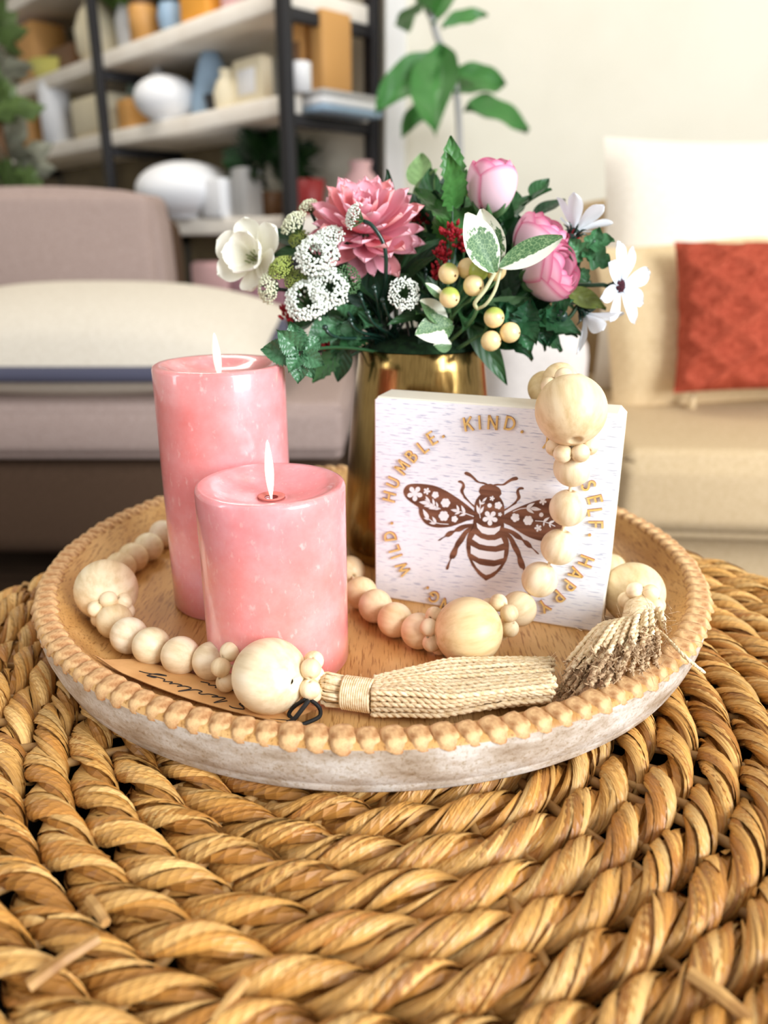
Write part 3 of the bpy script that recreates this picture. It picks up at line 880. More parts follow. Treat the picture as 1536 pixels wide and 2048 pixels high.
# loose cut stalks that lie on the weave
def stalk(px0, py0, px1, py1, r=.0026, z0=.003, z1=.004):
    a, b = at_z(px0, py0, Z_TABLE + z0), at_z(px1, py1, Z_TABLE + z1)
    mb = MB(); tube(mb, [a, a.lerp(b, .5) + Vector((0, 0, .001)), b], [r, r * .95, r * .85], 6, caps=True)
    mb.build('cut_stalk', MAT['stem_straw'], table, smooth=False)
stalk(58, 1972, 198, 1876, .0024, .0, .004)
stalk(430, 2046, 492, 1960, .0022, -.003, -.001)
stalk(180, 1800, 212, 1846, .0022, -.002, .001)
stalk(1378, 1946, 1500, 2040, .0026, .001, -.002)

# ------------------------------------------------------------------ wooden tray
TR = Vector((-0.0067, 0.4782, Z_TABLE)); DR = 0.0275; WR = 0.146 + DR
def wide(prof): return [(r + DR if r > .09 else r, z) for r, z in prof]
tray = thing('wooden_tray', 'round mango wood tray with carved beaded rim and whitewashed outside', 'tray', TR)
mb = MB()
lathe(mb, wide([(0.0, 0.012), (.06, .012), (.10, .012), (.140, .012), (.1475, .0123), (.153, .0140), (.158, .0172), (.163, .0220), (.1675, .0272), (.1705, .0308)]), TR, 160, mi=0)
lathe(mb, wide([(.1705, .0308), (.1735, .0312), (.1815, .0305), (.1832, .0285)]), TR, 160, mi=0)
lathe(mb, wide([(.1832, .0285), (.1828, .0240), (.1812, .0150), (.1788, .0080), (.1774, .0068), (.1772, .0058), (.1760, .0020), (.1740, .0), (0, 0)]), TR, 160, mi=1)
body = mb.build('tray_body', [MAT['tray_in'], MAT['tray_out']], tray)
NB = 118
def rim_bead(seed):
    rg = random.Random(seed); mb = MB()
    nu, nv = 7, 7
    vs_, fs = [], []
    for i in range(nu + 1):
        t = -1 + 2 * i / nu
        for j in range(nv + 1):
            w = PI * j / nv
            e = (1 - abs(t) ** 3.0) ** .5 if abs(t) < 1 else 0
            rr = (.25 + .75 * e) if abs(t) < 1 else .25
            k = 1 + rg.uniform(-.05, .05)
            vs_.append((-.0055 * math.cos(w) * rr * k, t * .0076, .0031 * math.sin(w) ** .8 * rr * k - .0014 * (t > .6) - (.0010 if abs(t) > .8 else 0)))
    for i in range(nu):
        for j in range(nv):
            a = i * (nv + 1) + j; fs.append((a, a + 1, a + nv + 2, a + nv + 1))
    fs.append(tuple(range(nv, -1, -1))); fs.append(tuple(nu * (nv + 1) + j for j in range(nv + 1)))
    mb.add(vs_, fs)
    return mb.mesh('rim_bead', MAT['tray_bead'])
rb = [rim_bead(k) for k in range(6)]
rng = random.Random(8)
for j in range(NB):
    w = 2 * PI * j / NB
    obj('rim_bead', rb[j % 6], tray, Matrix.Translation(TR) @ Matrix.Rotation(w, 4, 'Z') @ Matrix.Translation((0, .1770 + DR, .0302)) @ Matrix.Rotation(.22 + rng.uniform(-.06, .06), 4, 'Z') @ Matrix.Rotation(-.10, 4, 'X') @ Matrix.Scale(rng.uniform(.90, 1.08), 4))

# ------------------------------------------------------------------ candles
def candle(name, label, c, h, r, flame_h, lean):
    t = thing(name, label, 'candle', c)
    mb = MB()
    prof = [(0, 0), (r - .0015, 0), (r, .0015)] + [(r, h * k / 6) for k in range(1, 6)] + [(r, h - .003), (r - .0006, h - .0012), (r - .0022, h - .0004), (r * .86, h - .0008), (r * .74, h - .0030), (r * .60, h - .0062), (r * .42, h - .0080), (r * .22, h - .0088), (r * .175, h - .0084), (r * .165, h - .0105), (r * .15, h - .013), (0, h - .013)]
    lathe(mb, prof, c, 96)
    mb.build('wax_body', MAT['wax'], t)
    mb = MB(); n = 22; base = Vector(c) + Vector((0, 0, h - .0125)); pts, rs = [], []
    pts = [base + Vector((lean * (k / n), 0, flame_h * k / n)) for k in range(n + 1)]
    rs = [.0006 + .0017 * math.sin(PI * min(1, max(0, (k / n - .12) / .88)) ** .9) ** 1.1 for k in range(n + 1)]
    rs[-1] = .0002
    tube(mb, pts, rs, 10)
    mb.build('flame', MAT['flame'], t)
    mb = MB(); lathe(mb, [(.0035, 0), (.0066, 0), (.0070, .0012), (.0064, .0014), (.0052, .0010), (.0035, .0004)], Vector(c) + Vector((0, 0, h - .0088)), 28)
    mb.build('wick_ring', MAT['wick_cup'], t)
    return t
CR = 0.038
candle('tall_pillar_candle', 'taller pink wax pillar candle standing behind the short one', (-0.0957, 0.449, Z_FLOOR), 0.1495, CR, .029, -.0016)
candle('short_pillar_candle', 'shorter pink wax pillar candle with dished top and white flame', (-0.0576, 0.373, Z_FLOOR), 0.1008, CR, .034, -.0006)

# ------------------------------------------------------------------ bee sign
SB0 = Vector((-0.0058, 0.448, Z_FLOOR)); SE = (Vector((0.1266, 0.3984, 0)) - Vector((-0.0058, 0.448, 0))); SW = 0.1414; SE.normalize()
SN = Vector((SE.y, -SE.x, 0))                    # towards the camera
if SN.y > 0: SN = -SN
SHH, STH = 0.1298, 0.025
sign = thing('bee_sign', 'white wooden block sign with a brown bee and raised gold words', 'sign', SB0)
def S(u, v, off=0.0): return SB0 + SE * u + Vector((0, 0, v)) + SN * off
def s_loc(px, py):
    p = at_plane(px, py, SB0, SN) - SB0
    return p.dot(SE), p.z
mb = MB()
b = .0022
front = [(b, 0.0012), (SW - b, 0.0012), (SW - .0008, b), (SW - .0008, SHH - b * 1.6), (SW - b * 1.6, SHH - .0008), (b, SHH - .0008), (.0008, SHH - b), (.0008, b)]
outer = [(b, 0), (SW - b, 0), (SW, b), (SW, SHH - b * 1.6), (SW - b * 1.6, SHH), (b, SHH), (0, SHH - b), (0, b)]
vf = [S(u, v, 0) for u, v in front]
mb.add(vf, [tuple(range(8))], None, 0, [(u / SW, v / SHH) for u, v in front])
v2 = [S(u, v, -.0010) for u, v in outer]; v3 = [S(u, v, -STH + .001) for u, v in outer]; v4 = [S(u, v, -STH) for u, v in front]
for A, B in ((vf, v2), (v2, v3), (v3, v4)):
    mb.add(A + B, [(k, (k + 1) % 8, 8 + (k + 1) % 8, 8 + k) for k in range(8)], None, 1)
mb.add(v4, [tuple(range(7, -1, -1))], None, 1)
mb.build('block', [MAT['sign_face'], MAT['sign_edge']], sign, smooth=False)

def z7(p): return s_loc(780 + p[0] / 4.2667, 900 + p[1] / 4.2667)
def smooth_poly(pts, n=4, closed=True):
    P = [Vector((p[0], p[1], 0)) for p in pts]
    if not closed: return [(q.x, q.y) for q in catmull(P, n)]
    out = []; m = len(P)
    for i in range(m):
        a, b_, c, d = P[i - 1], P[i], P[(i + 1) % m], P[(i + 2) % m]
        for k in range(n):
            t = k / n
            q = 0.5 * ((2 * b_) + (c - a) * t + (2 * a - 5 * b_ + 4 * c - d) * t * t + (3 * b_ - a - 3 * c + d) * t ** 3)
            out.append((q.x, q.y))
    return out
def plate(mb, poly, z0, z1, mi=0):
    """thin raised or printed shape on the face of the sign"""
    n = len(poly)
    bm = bmesh.new()
    vs_ = [bm.verts.new((p[0], p[1], 0)) for p in poly]
    try: f = bm.faces.new(vs_)
    except ValueError: bm.free(); return
    f.normal_update()
    if f.normal.z < 0: f.normal_flip()
    r = bmesh.ops.triangulate(bm, faces=[f])
    bm.verts.ensure_lookup_table(); bm.verts.index_update()
    mb.add([S(v.co.x, v.co.y, z1) for v in bm.verts], [tuple(v.index for v in q.verts) for q in bm.faces], None, mi)
    bm.free()
    mb.add([S(p[0], p[1], z1) for p in poly] + [S(p[0], p[1], z0) for p in poly], [(k, (k + 1) % n, n + (k + 1) % n, n + k) for k in range(n)], None, mi)
head, tail = z7((855, 287)), z7((822, 1115))
AXU = (head[0] + tail[0]) / 2
def mir(p): return (2 * AXU - p[0], p[1])
T1, T2 = .00025, .00042
wing = smooth_poly([z7(p) for p in ((716, 520), (640, 455), (560, 398), (470, 343), (380, 305), (290, 290), (200, 287), (145, 302), (117, 345), (128, 392), (165, 432), (212, 465), (246, 492), (250, 540), (275, 592), (312, 632), (365, 655), (435, 662), (520, 652), (600, 625), (660, 602), (712, 590), (722, 560))])
legF = smooth_poly([z7(p) for p in ((722, 492), (660, 432), (632, 408), (624, 388), (605, 362), (602, 340), (614, 312), (618, 292), (602, 280), (586, 276), (582, 266), (596, 259), (616, 265), (634, 285), (640, 316), (628, 350), (642, 390), (690, 448), (722, 474))])
ant = smooth_poly([z7(p) for p in ((822, 296), (790, 287), (756, 280), (735, 270), (690, 231), (646, 211), (636, 196), (650, 184), (682, 196), (722, 232), (757, 267), (800, 275), (832, 288))])
legM = smooth_poly([z7(p) for p in ((714, 630), (650, 632), (600, 645), (566, 665), (545, 685), (510, 690), (482, 710), (466, 735), (432, 754), (412, 770), (428, 772), (470, 742), (500, 742), (530, 725), (556, 698), (600, 694), (650, 668), (712, 652))])
legH = smooth_poly([z7(p) for p in ((712, 652), (660, 670), (626, 700), (595, 742), (562, 790), (550, 822), (522, 870), (509, 910), (514, 930), (500, 960), (480, 1000), (481, 1017), (496, 1019), (505, 1000), (511, 966), (526, 930), (550, 923), (572, 888), (580, 845), (596, 818), (626, 780), (662, 715), (694, 690))])
half = [z7(p) for p in ((855, 287), (820, 293), (786, 305), (766, 325), (759, 353), (774, 380), (758, 394), (736, 425), (723, 465), (720, 520), (718, 560), (713, 605), (708, 650), (684, 690), (666, 722), (656, 762), (653, 830), (665, 900), (700, 982), (755, 1060))]
bodyp = [(AXU, head[1])] + half[1:] + [(AXU, tail[1])] + [mir(p) for p in reversed(half[1:])]
bee = MB()
plate(bee, bodyp, 0, T1)
for sh in (wing, legF, ant, legM, legH):
    plate(bee, sh, 0, T1); plate(bee, [mir(p) for p in sh], 0, T1 - .00003)
beeo = bee.build('bee_print', MAT['bee'], sign, smooth=False)
beeo['label'] = 'brown wood grain bee with folk flowers'
cut = MB()
def band(L, R):
    L = [z7(p) for p in L]; R = [z7(p) for p in R]
    L[-1] = (AXU, L[-1][1]); R[0] = (AXU, R[0][1])
    lower = L + [mir(p) for p in reversed(L[:-1])]
    upper = [mir(p) for p in reversed(R[1:-1])] if len(R) > 2 else []
    poly = L + [mir(p) for p in reversed(L[:-1])] + [mir(p) for p in reversed(R[1:-1])] + [R[0]] + R[1:-1]
    plate(cut, poly, T1, T2)
band(((740, 620), (746, 660), (785, 706), (842, 722)), ((842, 664), (790, 652), (740, 620)))
band(((726, 718), (702, 758), (765, 800), (842, 816)), ((842, 770), (775, 752), (726, 718)))
band(((690, 815), (690, 880), (760, 920), (838, 932)), ((838, 864), (760, 850), (690, 815)))
band(((705, 942), (742, 1002), (788, 1046), (828, 1066)), ((835, 990), (765, 976), (705, 942)))
def bloom(cx, cy, r, n=5, notch=.45, ph=0.3):
    poly = []
    for k in range(n * 8):
        w = 2 * PI * k / (n * 8)
        rr = r * (notch + (1 - notch) * abs(math.cos(n * w / 2)) ** .6)
        poly.append(z7((cx + rr * math.cos(w + ph), cy + rr * math.sin(w + ph))))
    plate(cut, poly, T1, T2)
def leaf2(x0, y0, x1, y1, wd=.34):
    dx, dy = x1 - x0, y1 - y0
    poly = []
    for k in range(9):
        t = k / 8; w = wd * math.sin(PI * t ** .75) * .5
        poly.append((x0 + dx * t - dy * w, y0 + dy * t + dx * w))
    for k in range(7, 0, -1):
        t = k / 8; w = wd * math.sin(PI * t ** .75) * .5
        poly.append((x0 + dx * t + dy * w, y0 + dy * t - dx * w))
    plate(cut, [z7(p) for p in poly], T1, T2)
def twig(pts, w=3.0):
    L, R = [], []
    for i, p in enumerate(pts):
        a = pts[max(i - 1, 0)]; b_ = pts[min(i + 1, len(pts) - 1)]
        d = math.hypot(b_[0] - a[0], b_[1] - a[1]); nx, ny = -(b_[1] - a[1]) / d * w, (b_[0] - a[0]) / d * w
        L.append((p[0] + nx, p[1] + ny)); R.append((p[0] - nx, p[1] - ny))
    plate(cut, [z7(p) for p in L + R[::-1]], T1, T2)
for a in ((213, 370, 66, 5, .28, .3), (315, 350, 30, 5, .3, .1), (475, 450, 40, 6, .8, 0), (460, 562, 44, 6, .8, 0), (388, 382, 30, 5, .75, .4), (552, 588, 28, 5, .75, 0),
          (855, 578, 66, 5, .28, .35), (872, 412, 22, 5, .3, 0), (851, 472, 19, 8, .9, 0), (925, 472, 33, 5, .72, 0), (940, 548, 18, 5, .4, 0),
          (1305, 436, 32, 5, .3, .2), (1292, 551, 19, 8, .9, 0), (1070, 575, 38, 5, .72, .5), (1180, 600, 42, 6, .8, 0), (1265, 665, 32, 5, .3, .6)): bloom(*a)
twig([(432, 502), (390, 480), (340, 450), (300, 420)]); twig([(716, 566), (660, 545), (600, 525), (550, 512)]); twig([(500, 632), (430, 628), (370, 615), (320, 580)])
twig([(772, 580), (764, 530), (772, 470), (800, 425)]); twig([(1050, 525), (1110, 500), (1180, 492), (1240, 496)]); twig([(1240, 603), (1300, 607), (1350, 620), (1410, 650)])
for a in ((340, 452, 305, 392), (340, 455, 248, 442), (375, 472, 290, 478), (380, 470, 365, 412), (410, 488, 330, 498), (410, 486, 395, 440), (425, 498, 370, 505),
          (590, 522, 518, 508), (590, 520, 570, 466), (600, 528, 552, 548), (640, 538, 610, 470), (650, 542, 592, 560), (330, 588, 282, 504), (335, 592, 290, 578), (395, 622, 362, 566), (395, 625, 335, 622),
          (765, 545, 740, 468), (768, 540, 802, 478), (775, 470, 765, 420), (790, 440, 828, 402), (780, 462, 812, 446),
          (1165, 492, 1236, 450), (1165, 495, 1230, 540), (1200, 495, 1292, 508), (1310, 608, 1362, 572), (1315, 612, 1312, 650), (1355, 622, 1410, 600), (1360, 628, 1372, 662)): leaf2(*a)
cut.build('bee_cutouts', MAT['bee_white'], sign, smooth=False)['kind'] = 'stuff'

# raised letters round the bee
def arc(cx, cy, rx, ry, a0, a1, n=10): return [(cx + rx * math.cos(math.radians(a0 + (a1 - a0) * k / n)), cy + ry * math.sin(math.radians(a0 + (a1 - a0) * k / n))) for k in range(n + 1)]
GL = {
 'K': (.62, [[(.07, 0), (.07, 1)], [(.60, 1), (.10, .42)], [(.26, .60), (.63, 0)]]),
 'I': (.14, [[(.07, 0), (.07, 1)]]),
 'N': (.72, [[(.07, 0), (.07, 1)], [(.07, .98), (.65, .02)], [(.65, 0), (.65, 1)]]),
 'D': (.74, [[(.07, 0), (.07, 1)], [(.07, .93), (.25, .93)] + arc(.25, .5, .42, .43, 90, -90, 12) + [(.07, .07)]]),
 'H': (.72, [[(.07, 0), (.07, 1)], [(.65, 0), (.65, 1)], [(.07, .52), (.65, .52)]]),
 'U': (.70, [[(.07, 1), (.07, .34)] + arc(.35, .34, .28, .27, 180, 360, 12) + [(.63, 1)]]),
 'M': (.86, [[(.04, 0), (.12, 1)], [(.12, .97), (.43, .20)], [(.43, .20), (.74, .97)], [(.74, 1), (.82, 0)]]),
 'B': (.60, [[(.07, 0), (.07, 1)], [(.07, .93), (.28, .93)] + arc(.28, .73, .21, .20, 90, -90, 8) + [(.07, .53)], [(.28, .53)] + arc(.30, .30, .24, .23, 90, -90, 8) + [(.07, .07)]]),
 'L': (.50, [[(.07, 1), (.07, .07)], [(0, .07), (.50, .07)]]),
 'E': (.52, [[(.07, 0), (.07, 1)], [(.07, .93), (.52, .93)], [(.07, .52), (.47, .52)], [(.07, .07), (.52, .07)]]),
 'F': (.50, [[(.07, 0), (.07, 1)], [(.07, .93), (.52, .93)], [(.07, .50), (.46, .50)]]),
 'S': (.54, [arc(.27, .74, .21, .20, 30, 200, 9) + arc(.27, .27, .22, .22, 70, -150, 12)]),
 'A': (.76, [[(.04, 0), (.38, 1)], [(.38, 1), (.72, 0)], [(.15, .32), (.61, .32)]]),
 'P': (.58, [[(.07, 0), (.07, 1)], [(.07, .93), (.28, .93)] + arc(.28, .68, .24, .25, 90, -90, 9) + [(.07, .43)]]),
 'Y': (.66, [[(.03, 1), (.33, .47)], [(.63, 1), (.33, .47)], [(.33, .50), (.33, 0)]]),
 'W': (1.04, [[(.05, 1), (.28, .03)], [(.28, .03), (.52, .92)], [(.52, .92), (.76, .03)], [(.76, .03), (.99, 1)]]),
 'G': (.76, [arc(.40, .5, .35, .43, 45, 350, 18) + [(.74, .46)], [(.42, .46), (.76, .46)]]),
 'O': (.84, [arc(.42, .5, .36, .43, 0, 360, 22)]),
 'R': (.62, [[(.07, 0), (.07, 1)], [(.07, .93), (.28, .93)] + arc(.28, .69, .23, .24, 90, -90, 9) + [(.07, .45)], [(.28, .45), (.58, 0)]]),
 'T': (.60, [[(.30, 0), (.30, 1)], [(0, .93), (.60, .93)]]),
 '.': (.16, [arc(.08, .08, .035, .035, 0, 360, 8)]),
}
def stroke_poly(pts, w):
    L, R = [], []
    n = len(pts)
    for i in range(n):
        a = pts[max(i - 1, 0)]; b_ = pts[min(i + 1, n - 1)]
        d = math.hypot(b_[0] - a[0], b_[1] - a[1]) or 1
        nx, ny = -(b_[1] - a[1]) / d * w / 2, (b_[0] - a[0]) / d * w / 2
        L.append((pts[i][0] + nx, pts[i][1] + ny)); R.append((pts[i][0] - nx, pts[i][1] - ny))
    return L, R
def z5(x, y): return s_loc(700 + x / 2.743, 700 + y / 2.743)
LET = [('K', 650, 405), ('I', 713, 396), ('N', 785, 397), ('D', 880, 402), ('.', 945, 447),
       ('H', 218, 802), ('U', 240, 726), ('M', 288, 640), ('B', 340, 580), ('L', 402, 530), ('E', 452, 482), ('.', 515, 473),
       ('W', 295, 1198), ('I', 258, 1130), ('L', 243, 1087), ('D', 222, 1018), ('.', 232, 948),
       ('S', 1310, 742), ('E', 1345, 818), ('L', 1345, 888), ('F', 1350, 955), ('.', 1315, 1013),
       ('H', 1297, 1157), ('A', 1242, 1225), ('P', 1200, 1290), ('P', 1143, 1350), ('Y', 1067, 1402), ('G', 463, 1352), ('.', 428, 1302), ('N', 527, 1397)]
P2 = np.array([z5(x, y) for c, x, y in LET if c != '.'])
A_ = np.c_[2 * P2, np.ones(len(P2))]
sol = np.linalg.lstsq(A_, (P2 ** 2).sum(1), rcond=None)[0]
LC = (sol[0], sol[1]); LR = math.sqrt(sol[2] + sol[0] ** 2 + sol[1] ** 2)
LH = 0.0080
def put_letter(ch, u, v):
    ang = math.atan2(v - LC[1], u - LC[0])
    up = (math.cos(ang), math.sin(ang)); rt = (math.sin(ang), -math.cos(ang))
    wd, strokes = GL[ch]
    cy = .5
    if ch == '.':
        cy = .08
    mb = MB()
    for st in strokes:
        L, R = stroke_poly(st, .145)
        f = lambda p: (u + ((p[0] - wd / 2) * rt[0] + (p[1] - cy) * up[0]) * LH, v + ((p[0] - wd / 2) * rt[1] + (p[1] - cy) * up[1]) * LH)
        L = [f(p) for p in L]; R = [f(p) for p in R]
        n = len(L); off = .0013
        top = [S(p[0], p[1], off) for p in L] + [S(p[0], p[1], off) for p in R]
        mb.add(top, [(k, n + k, n + k + 1, k + 1) for k in range(n - 1)], None, 0)
        ring = L + R[::-1]; m = len(ring)
        mb.add([S(p[0], p[1], off) for p in ring] + [S(p[0], p[1], 0) for p in ring], [(k, (k + 1) % m, m + (k + 1) % m, m + k) for k in range(m)], None, 1)
    mb.build('letter', [MAT['letter'], MAT['letter_side']], sign, smooth=False)
for c_, x, y in LET:
    u, v = z5(x, y)
    put_letter(c_, u, v)
def put_arc(word, p_from, p_to):
    a0 = math.atan2(p_from[1] - LC[1], p_from[0] - LC[0]); a1 = math.atan2(p_to[1] - LC[1], p_to[0] - LC[0])
    while a1 > a0: a1 -= 2 * PI
    n = len(word) + 1
    for k, ch in enumerate(word):
        w = a0 + (a1 - a0) * (k + 1) / n
        put_letter(ch, LC[0] + LR * math.cos(w), LC[1] + LR * math.sin(w))
put_arc('YOUR', z5(1010, 470), z5(1310, 742))
put_arc('STRO', z5(960, 1440), z5(527, 1397))

# ------------------------------------------------------------------ bead garland
RB, RS, RT = 0.0183, 0.0102, 0.0050
gar = thing('bead_garland', 'pale wooden bead garland with jute tassels looped over the sign', 'garland', at_z(540, 1352, Z_FLOOR))
bm_s, bm_b, bm_t = MB(), MB(), MB()
def holed(mb, r, seg, rings):
    h = r * .16
    prof = [(h * .5, r * .80)] + [(max(h, r * math.sin(t)), r * math.cos(t)) for t in np.linspace(.17, PI - .17, rings)] + [(h * .5, -r * .80)]
    prof[1] = (h * 1.1, r * .985); prof[-2] = (h * 1.1, -r * .985)
    lathe(mb, prof[::-1], (0, 0, 0), seg)
holed(bm_s, RS, 32, 20); holed(bm_b, RB, 48, 30); holed(bm_t, RT, 18, 12)
ME = {'s': bm_s.mesh('bead', MAT['bead']), 'b': bm_b.mesh('large_bead', MAT['bead']), 't': bm_t.mesh('spacer_bead', MAT['bead'])}
rng = random.Random(21)
def bead(kind, p, axis, tint=None):
    nm = {'s': 'bead', 'b': 'large_bead', 't': 'spacer_bead'}[kind]
    o = obj(nm, ME[kind], gar, orient(p, axis, Vector((rng.uniform(-1, 1), rng.uniform(-1, 1), 1))) @ Matrix.Rotation(-PI / 2, 4, 'X') @ Matrix.Rotation(rng.uniform(0, 6), 4, 'Z'))
    k = rng.uniform(.92, 1.0)
    o.color = (*(tint or (k, k * rng.uniform(.96, 1.0), k * rng.uniform(.90, 1.0))), 1)
    return o
rad = {'s': RS, 'b': RB}
def fl(px, py, k):
    """a bead resting on the floor of the tray or, near the edge, on its sloping wall"""
    z = rad[k] + .0002
    for _ in range(12):
        p = at_z(px, py, Z_FLOOR + z)
        dist = math.hypot(p.x - TR.x, p.y - TR.y)
        z = .5 * z + .5 * (max(rad[k], .8 * (dist - .149 - DR) + 1.28 * rad[k] * (dist > .165)) + .0002)
    return at_z(px, py, Z_FLOOR + z)
def face(px, py, k, extra=.0006): return at_plane(px, py, SB0 + SN * (rad[k] + extra), SN)
TAN = (.90, .80, .60); WARM = (.96, .86, .70); DIM = (.92, .86, .74)
seq = [  # kind, position, tint, spacer ring after this bead
    ('b', fl(540, 1352, 'b'), (1.03, 1.02, .98), 1),
    ('s', fl(424, 1322, 's'), (1.02, 1.0, .97), 0), ('s', fl(361, 1311, 's'), (1.0, .98, .95), 0), ('s', fl(303, 1292, 's'), None, 0), ('s', fl(258, 1271, 's'), None, 0), ('s', fl(229, 1242, 's'), DIM, 1),
    ('b', fl(213, 1183, 'b') + Vector((0, 0, .001)), (.98, .93, .84), 0),
    ('s', fl(241, 1134, 's'), DIM, 0), ('s', fl(266, 1115, 's'), DIM, 0), ('s', fl(297, 1094, 's'), None, 0), ('s', fl(326, 1068, 's'), None, 0)]
# hidden run behind the candles
pA, pB = fl(326, 1068, 's'), fl(690, 1105, 's')
hid = catmull([pA, Vector((-0.132, 0.556, pA.z)), Vector((-0.088, 0.556, pA.z)), Vector((-0.054, 0.528, pA.z)), Vector((-0.032, 0.488, pA.z))], 24)
def march(path, step, start):
    out = []; last = start
    for q in path:
        if (q - last).length >= step: out.append(q); last = q
    return out
for q in march(hid, RS * 2.02, pA): seq.append(('s', q, None, 0))
seq += [('s', fl(699, 1142, 's'), DIM, 0), ('s', fl(722, 1186, 's'), WARM, 0), ('s', fl(751, 1212, 's'), (1.0, .92, .82), 0), ('s', fl(790, 1240, 's'), (1.0, .90, .76), 0), ('s', fl(838, 1262, 's'), (1.02, .94, .82), 1),
        ('b', fl(937, 1262, 'b'), TAN, 1),
        ('s', face(1037, 1218, 's', .013), (1.0, .95, .86), 0), ('s', face(1079, 1159, 's', .003), (1.02, 1.0, .95), 0), ('s', face(1118, 1094, 's'), (1.02, .99, .93), 0), ('s', face(1136, 1016, 's'), (1.0, .96, .90), 0), ('s', face(1145, 936, 's'), (1.0, .97, .89), 1),
        ('b', face(1142, 820, 'b', .0005), (.97, .89, .75), 1),
        ('s', at_y(1120, 761, .436), (.98, .90, .72), 0), ('s', at_y(1090, 776, .452), (.90, .84, .66), 0)]
top_b = seq[-1][1]
drop = catmull([top_b, top_b + Vector((.004, .010, -.018)), Vector((.100, .468, Z_FLOOR + .07)), Vector((.112, .470, Z_FLOOR + .03)), Vector((.130, .468, Z_FLOOR + RS)), fl(1222, 1138, 's')], 40)
for q in march(drop, RS * 2.02, top_b): seq.append(('s', q, None, 0))
if (seq[-1][1] - fl(1222, 1138, 's')).length > RS * .5: seq.append(('s', fl(1222, 1138, 's'), DIM, 0))
bigR = fl(1267, 1186, 'b')
seq.append(('b', bigR, (.90, .84, .70), 0))
n = len(seq)
for i, (k, p, tint, sp_) in enumerate(seq):
    a = seq[max(i - 1, 0)][1]; c_ = seq[min(i + 1, n - 1)][1]
    bead(k, p, (c_ - a), tint)
    if sp_ and i + 1 < n:
        k2, p2 = seq[i + 1][0], seq[i + 1][1]
        d = (p2 - p).normalized()
        g = (p2 - p).length
        mid = p + d * (rad[k] + (g - rad[k] - rad[k2]) / 2)
        e1, e2 = frame_of(d)
        rr = .0088
        for q in range(6):
            w = 2 * PI * q / 6 + .4
            pos = mid + (e1 * math.cos(w) + e2 * math.sin(w)) * rr
            pos.z = max(pos.z, Z_FLOOR + RT)
            bead('t', pos, e1 * -math.sin(w) + e2 * math.cos(w), (1.0, .95, .86))
mb = MB(); tube(mb, [p for _, p, _, _ in seq], .0009, 6); mb.build('string', MAT['jute'], gar)

def yarn(mb, path, r=.0011, ply=2, pitch=.006, ph=0.0):
    path = [Vector(p) for p in path]
    for k in range(ply):
        pts = []; s = 0.0
        for i, p in enumerate(path):
            t = (path[min(i + 1, len(path) - 1)] - path[max(i - 1, 0)])
            e1, e2 = frame_of(t)
            if i: s += (p - path[i - 1]).length
            w = 2 * PI * s / pitch + k * 2 * PI / ply + ph
            pts.append(p + (e1 * math.cos(w) + e2 * math.sin(w)) * r * .48)
        tube(mb, pts, r * .78, 6)
def fuzz(mb, c, n, rr, ln, rg):
    for _ in range(n):
        p = Vector(c) + Vector((rg.gauss(0, rr), rg.gauss(0, rr), rg.gauss(0, rr * .7)))
        d = Vector((rg.gauss(0, 1), rg.gauss(0, 1), rg.gauss(0, 1))).normalized() * ln * rg.uniform(.4, 1.2)
        b_ = Vector((rg.gauss(0, 1), rg.gauss(0, 1), rg.gauss(0, 1))) * ln * .25
        tube(mb, [p, p + d * .5 + b_, p + d], [.00014, .00012, .00006], 3, caps=False)
# tassel in front: lies along the front of the tray
rng = random.Random(4)
HB = seq[0][1]
e_dir = (at_z(700, 1388, Z_FLOOR + .010) - HB); e_dir.z = 0; e_dir.normalize()
for q in range(5):
    w = 2 * PI * q / 5 + .5
    cpt = HB + e_dir * (RB + .0022)
    pos = cpt + Vector((0, 0, 1)) * math.cos(w) * .0080 + e_dir.cross(Vector((0, 0, 1))) * math.sin(w) * .0080
    pos.z = max(pos.z, Z_FLOOR + RT)
    bead('t', pos, e_dir.cross(pos - cpt), (1.04, 1.0, .92))
def ring_band(mb, path, radius, turns, r):
    L = len(path); pts = []
    n = turns * 16
    for i in range(n + 1):
        t = i / n
        x = t * (L - 1); j = min(int(x), L - 2); p = path[j].lerp(path[j + 1], x - j)
        tg = path[j + 1] - path[j]; e1, e2 = frame_of(tg)
        w = 2 * PI * turns * t
        pts.append(p + (e1 * math.cos(w) + e2 * math.sin(w) * .9) * radius)
    tube(mb, pts, r, 5)
t1a, t1b = at_z(655, 1378, Z_FLOOR + .0095), at_z(688, 1384, Z_FLOOR + .0098)
t1c = at_z(745, 1392, Z_FLOOR + .0098)
mb = MB(); ring_band(mb, [t1b, t1b.lerp(t1c, .5), t1c], .0082, 13, .00085)
tube(mb, [t1b, t1c], .0080, 16)
tas1 = mb.build('tassel', MAT['jute'], gar)
mb = MB()
for q in range(26):     # loops of yarn between the bead and the binding
    w = 2 * PI * q / 26
    e1, e2 = frame_of(e_dir)
    rr = .0070 * (0.6 + .4 * rng.random())
    o_ = (e1 * math.cos(w) + e2 * math.sin(w)) * rr
    a = at_z(640, 1374, Z_FLOOR + .0098)
    yarn(mb, [a + o_ * .35, a.lerp(t1a, .5) + o_ * 1.1, t1a + o_ * 1.15, t1b + o_], .0010, 2, .004, w)
mb.build('tassel_head', MAT['jute'], tas1)
endc = [at_z(1104, y, Z_FLOOR + .010) for y in (1316, 1412)]
k = 0
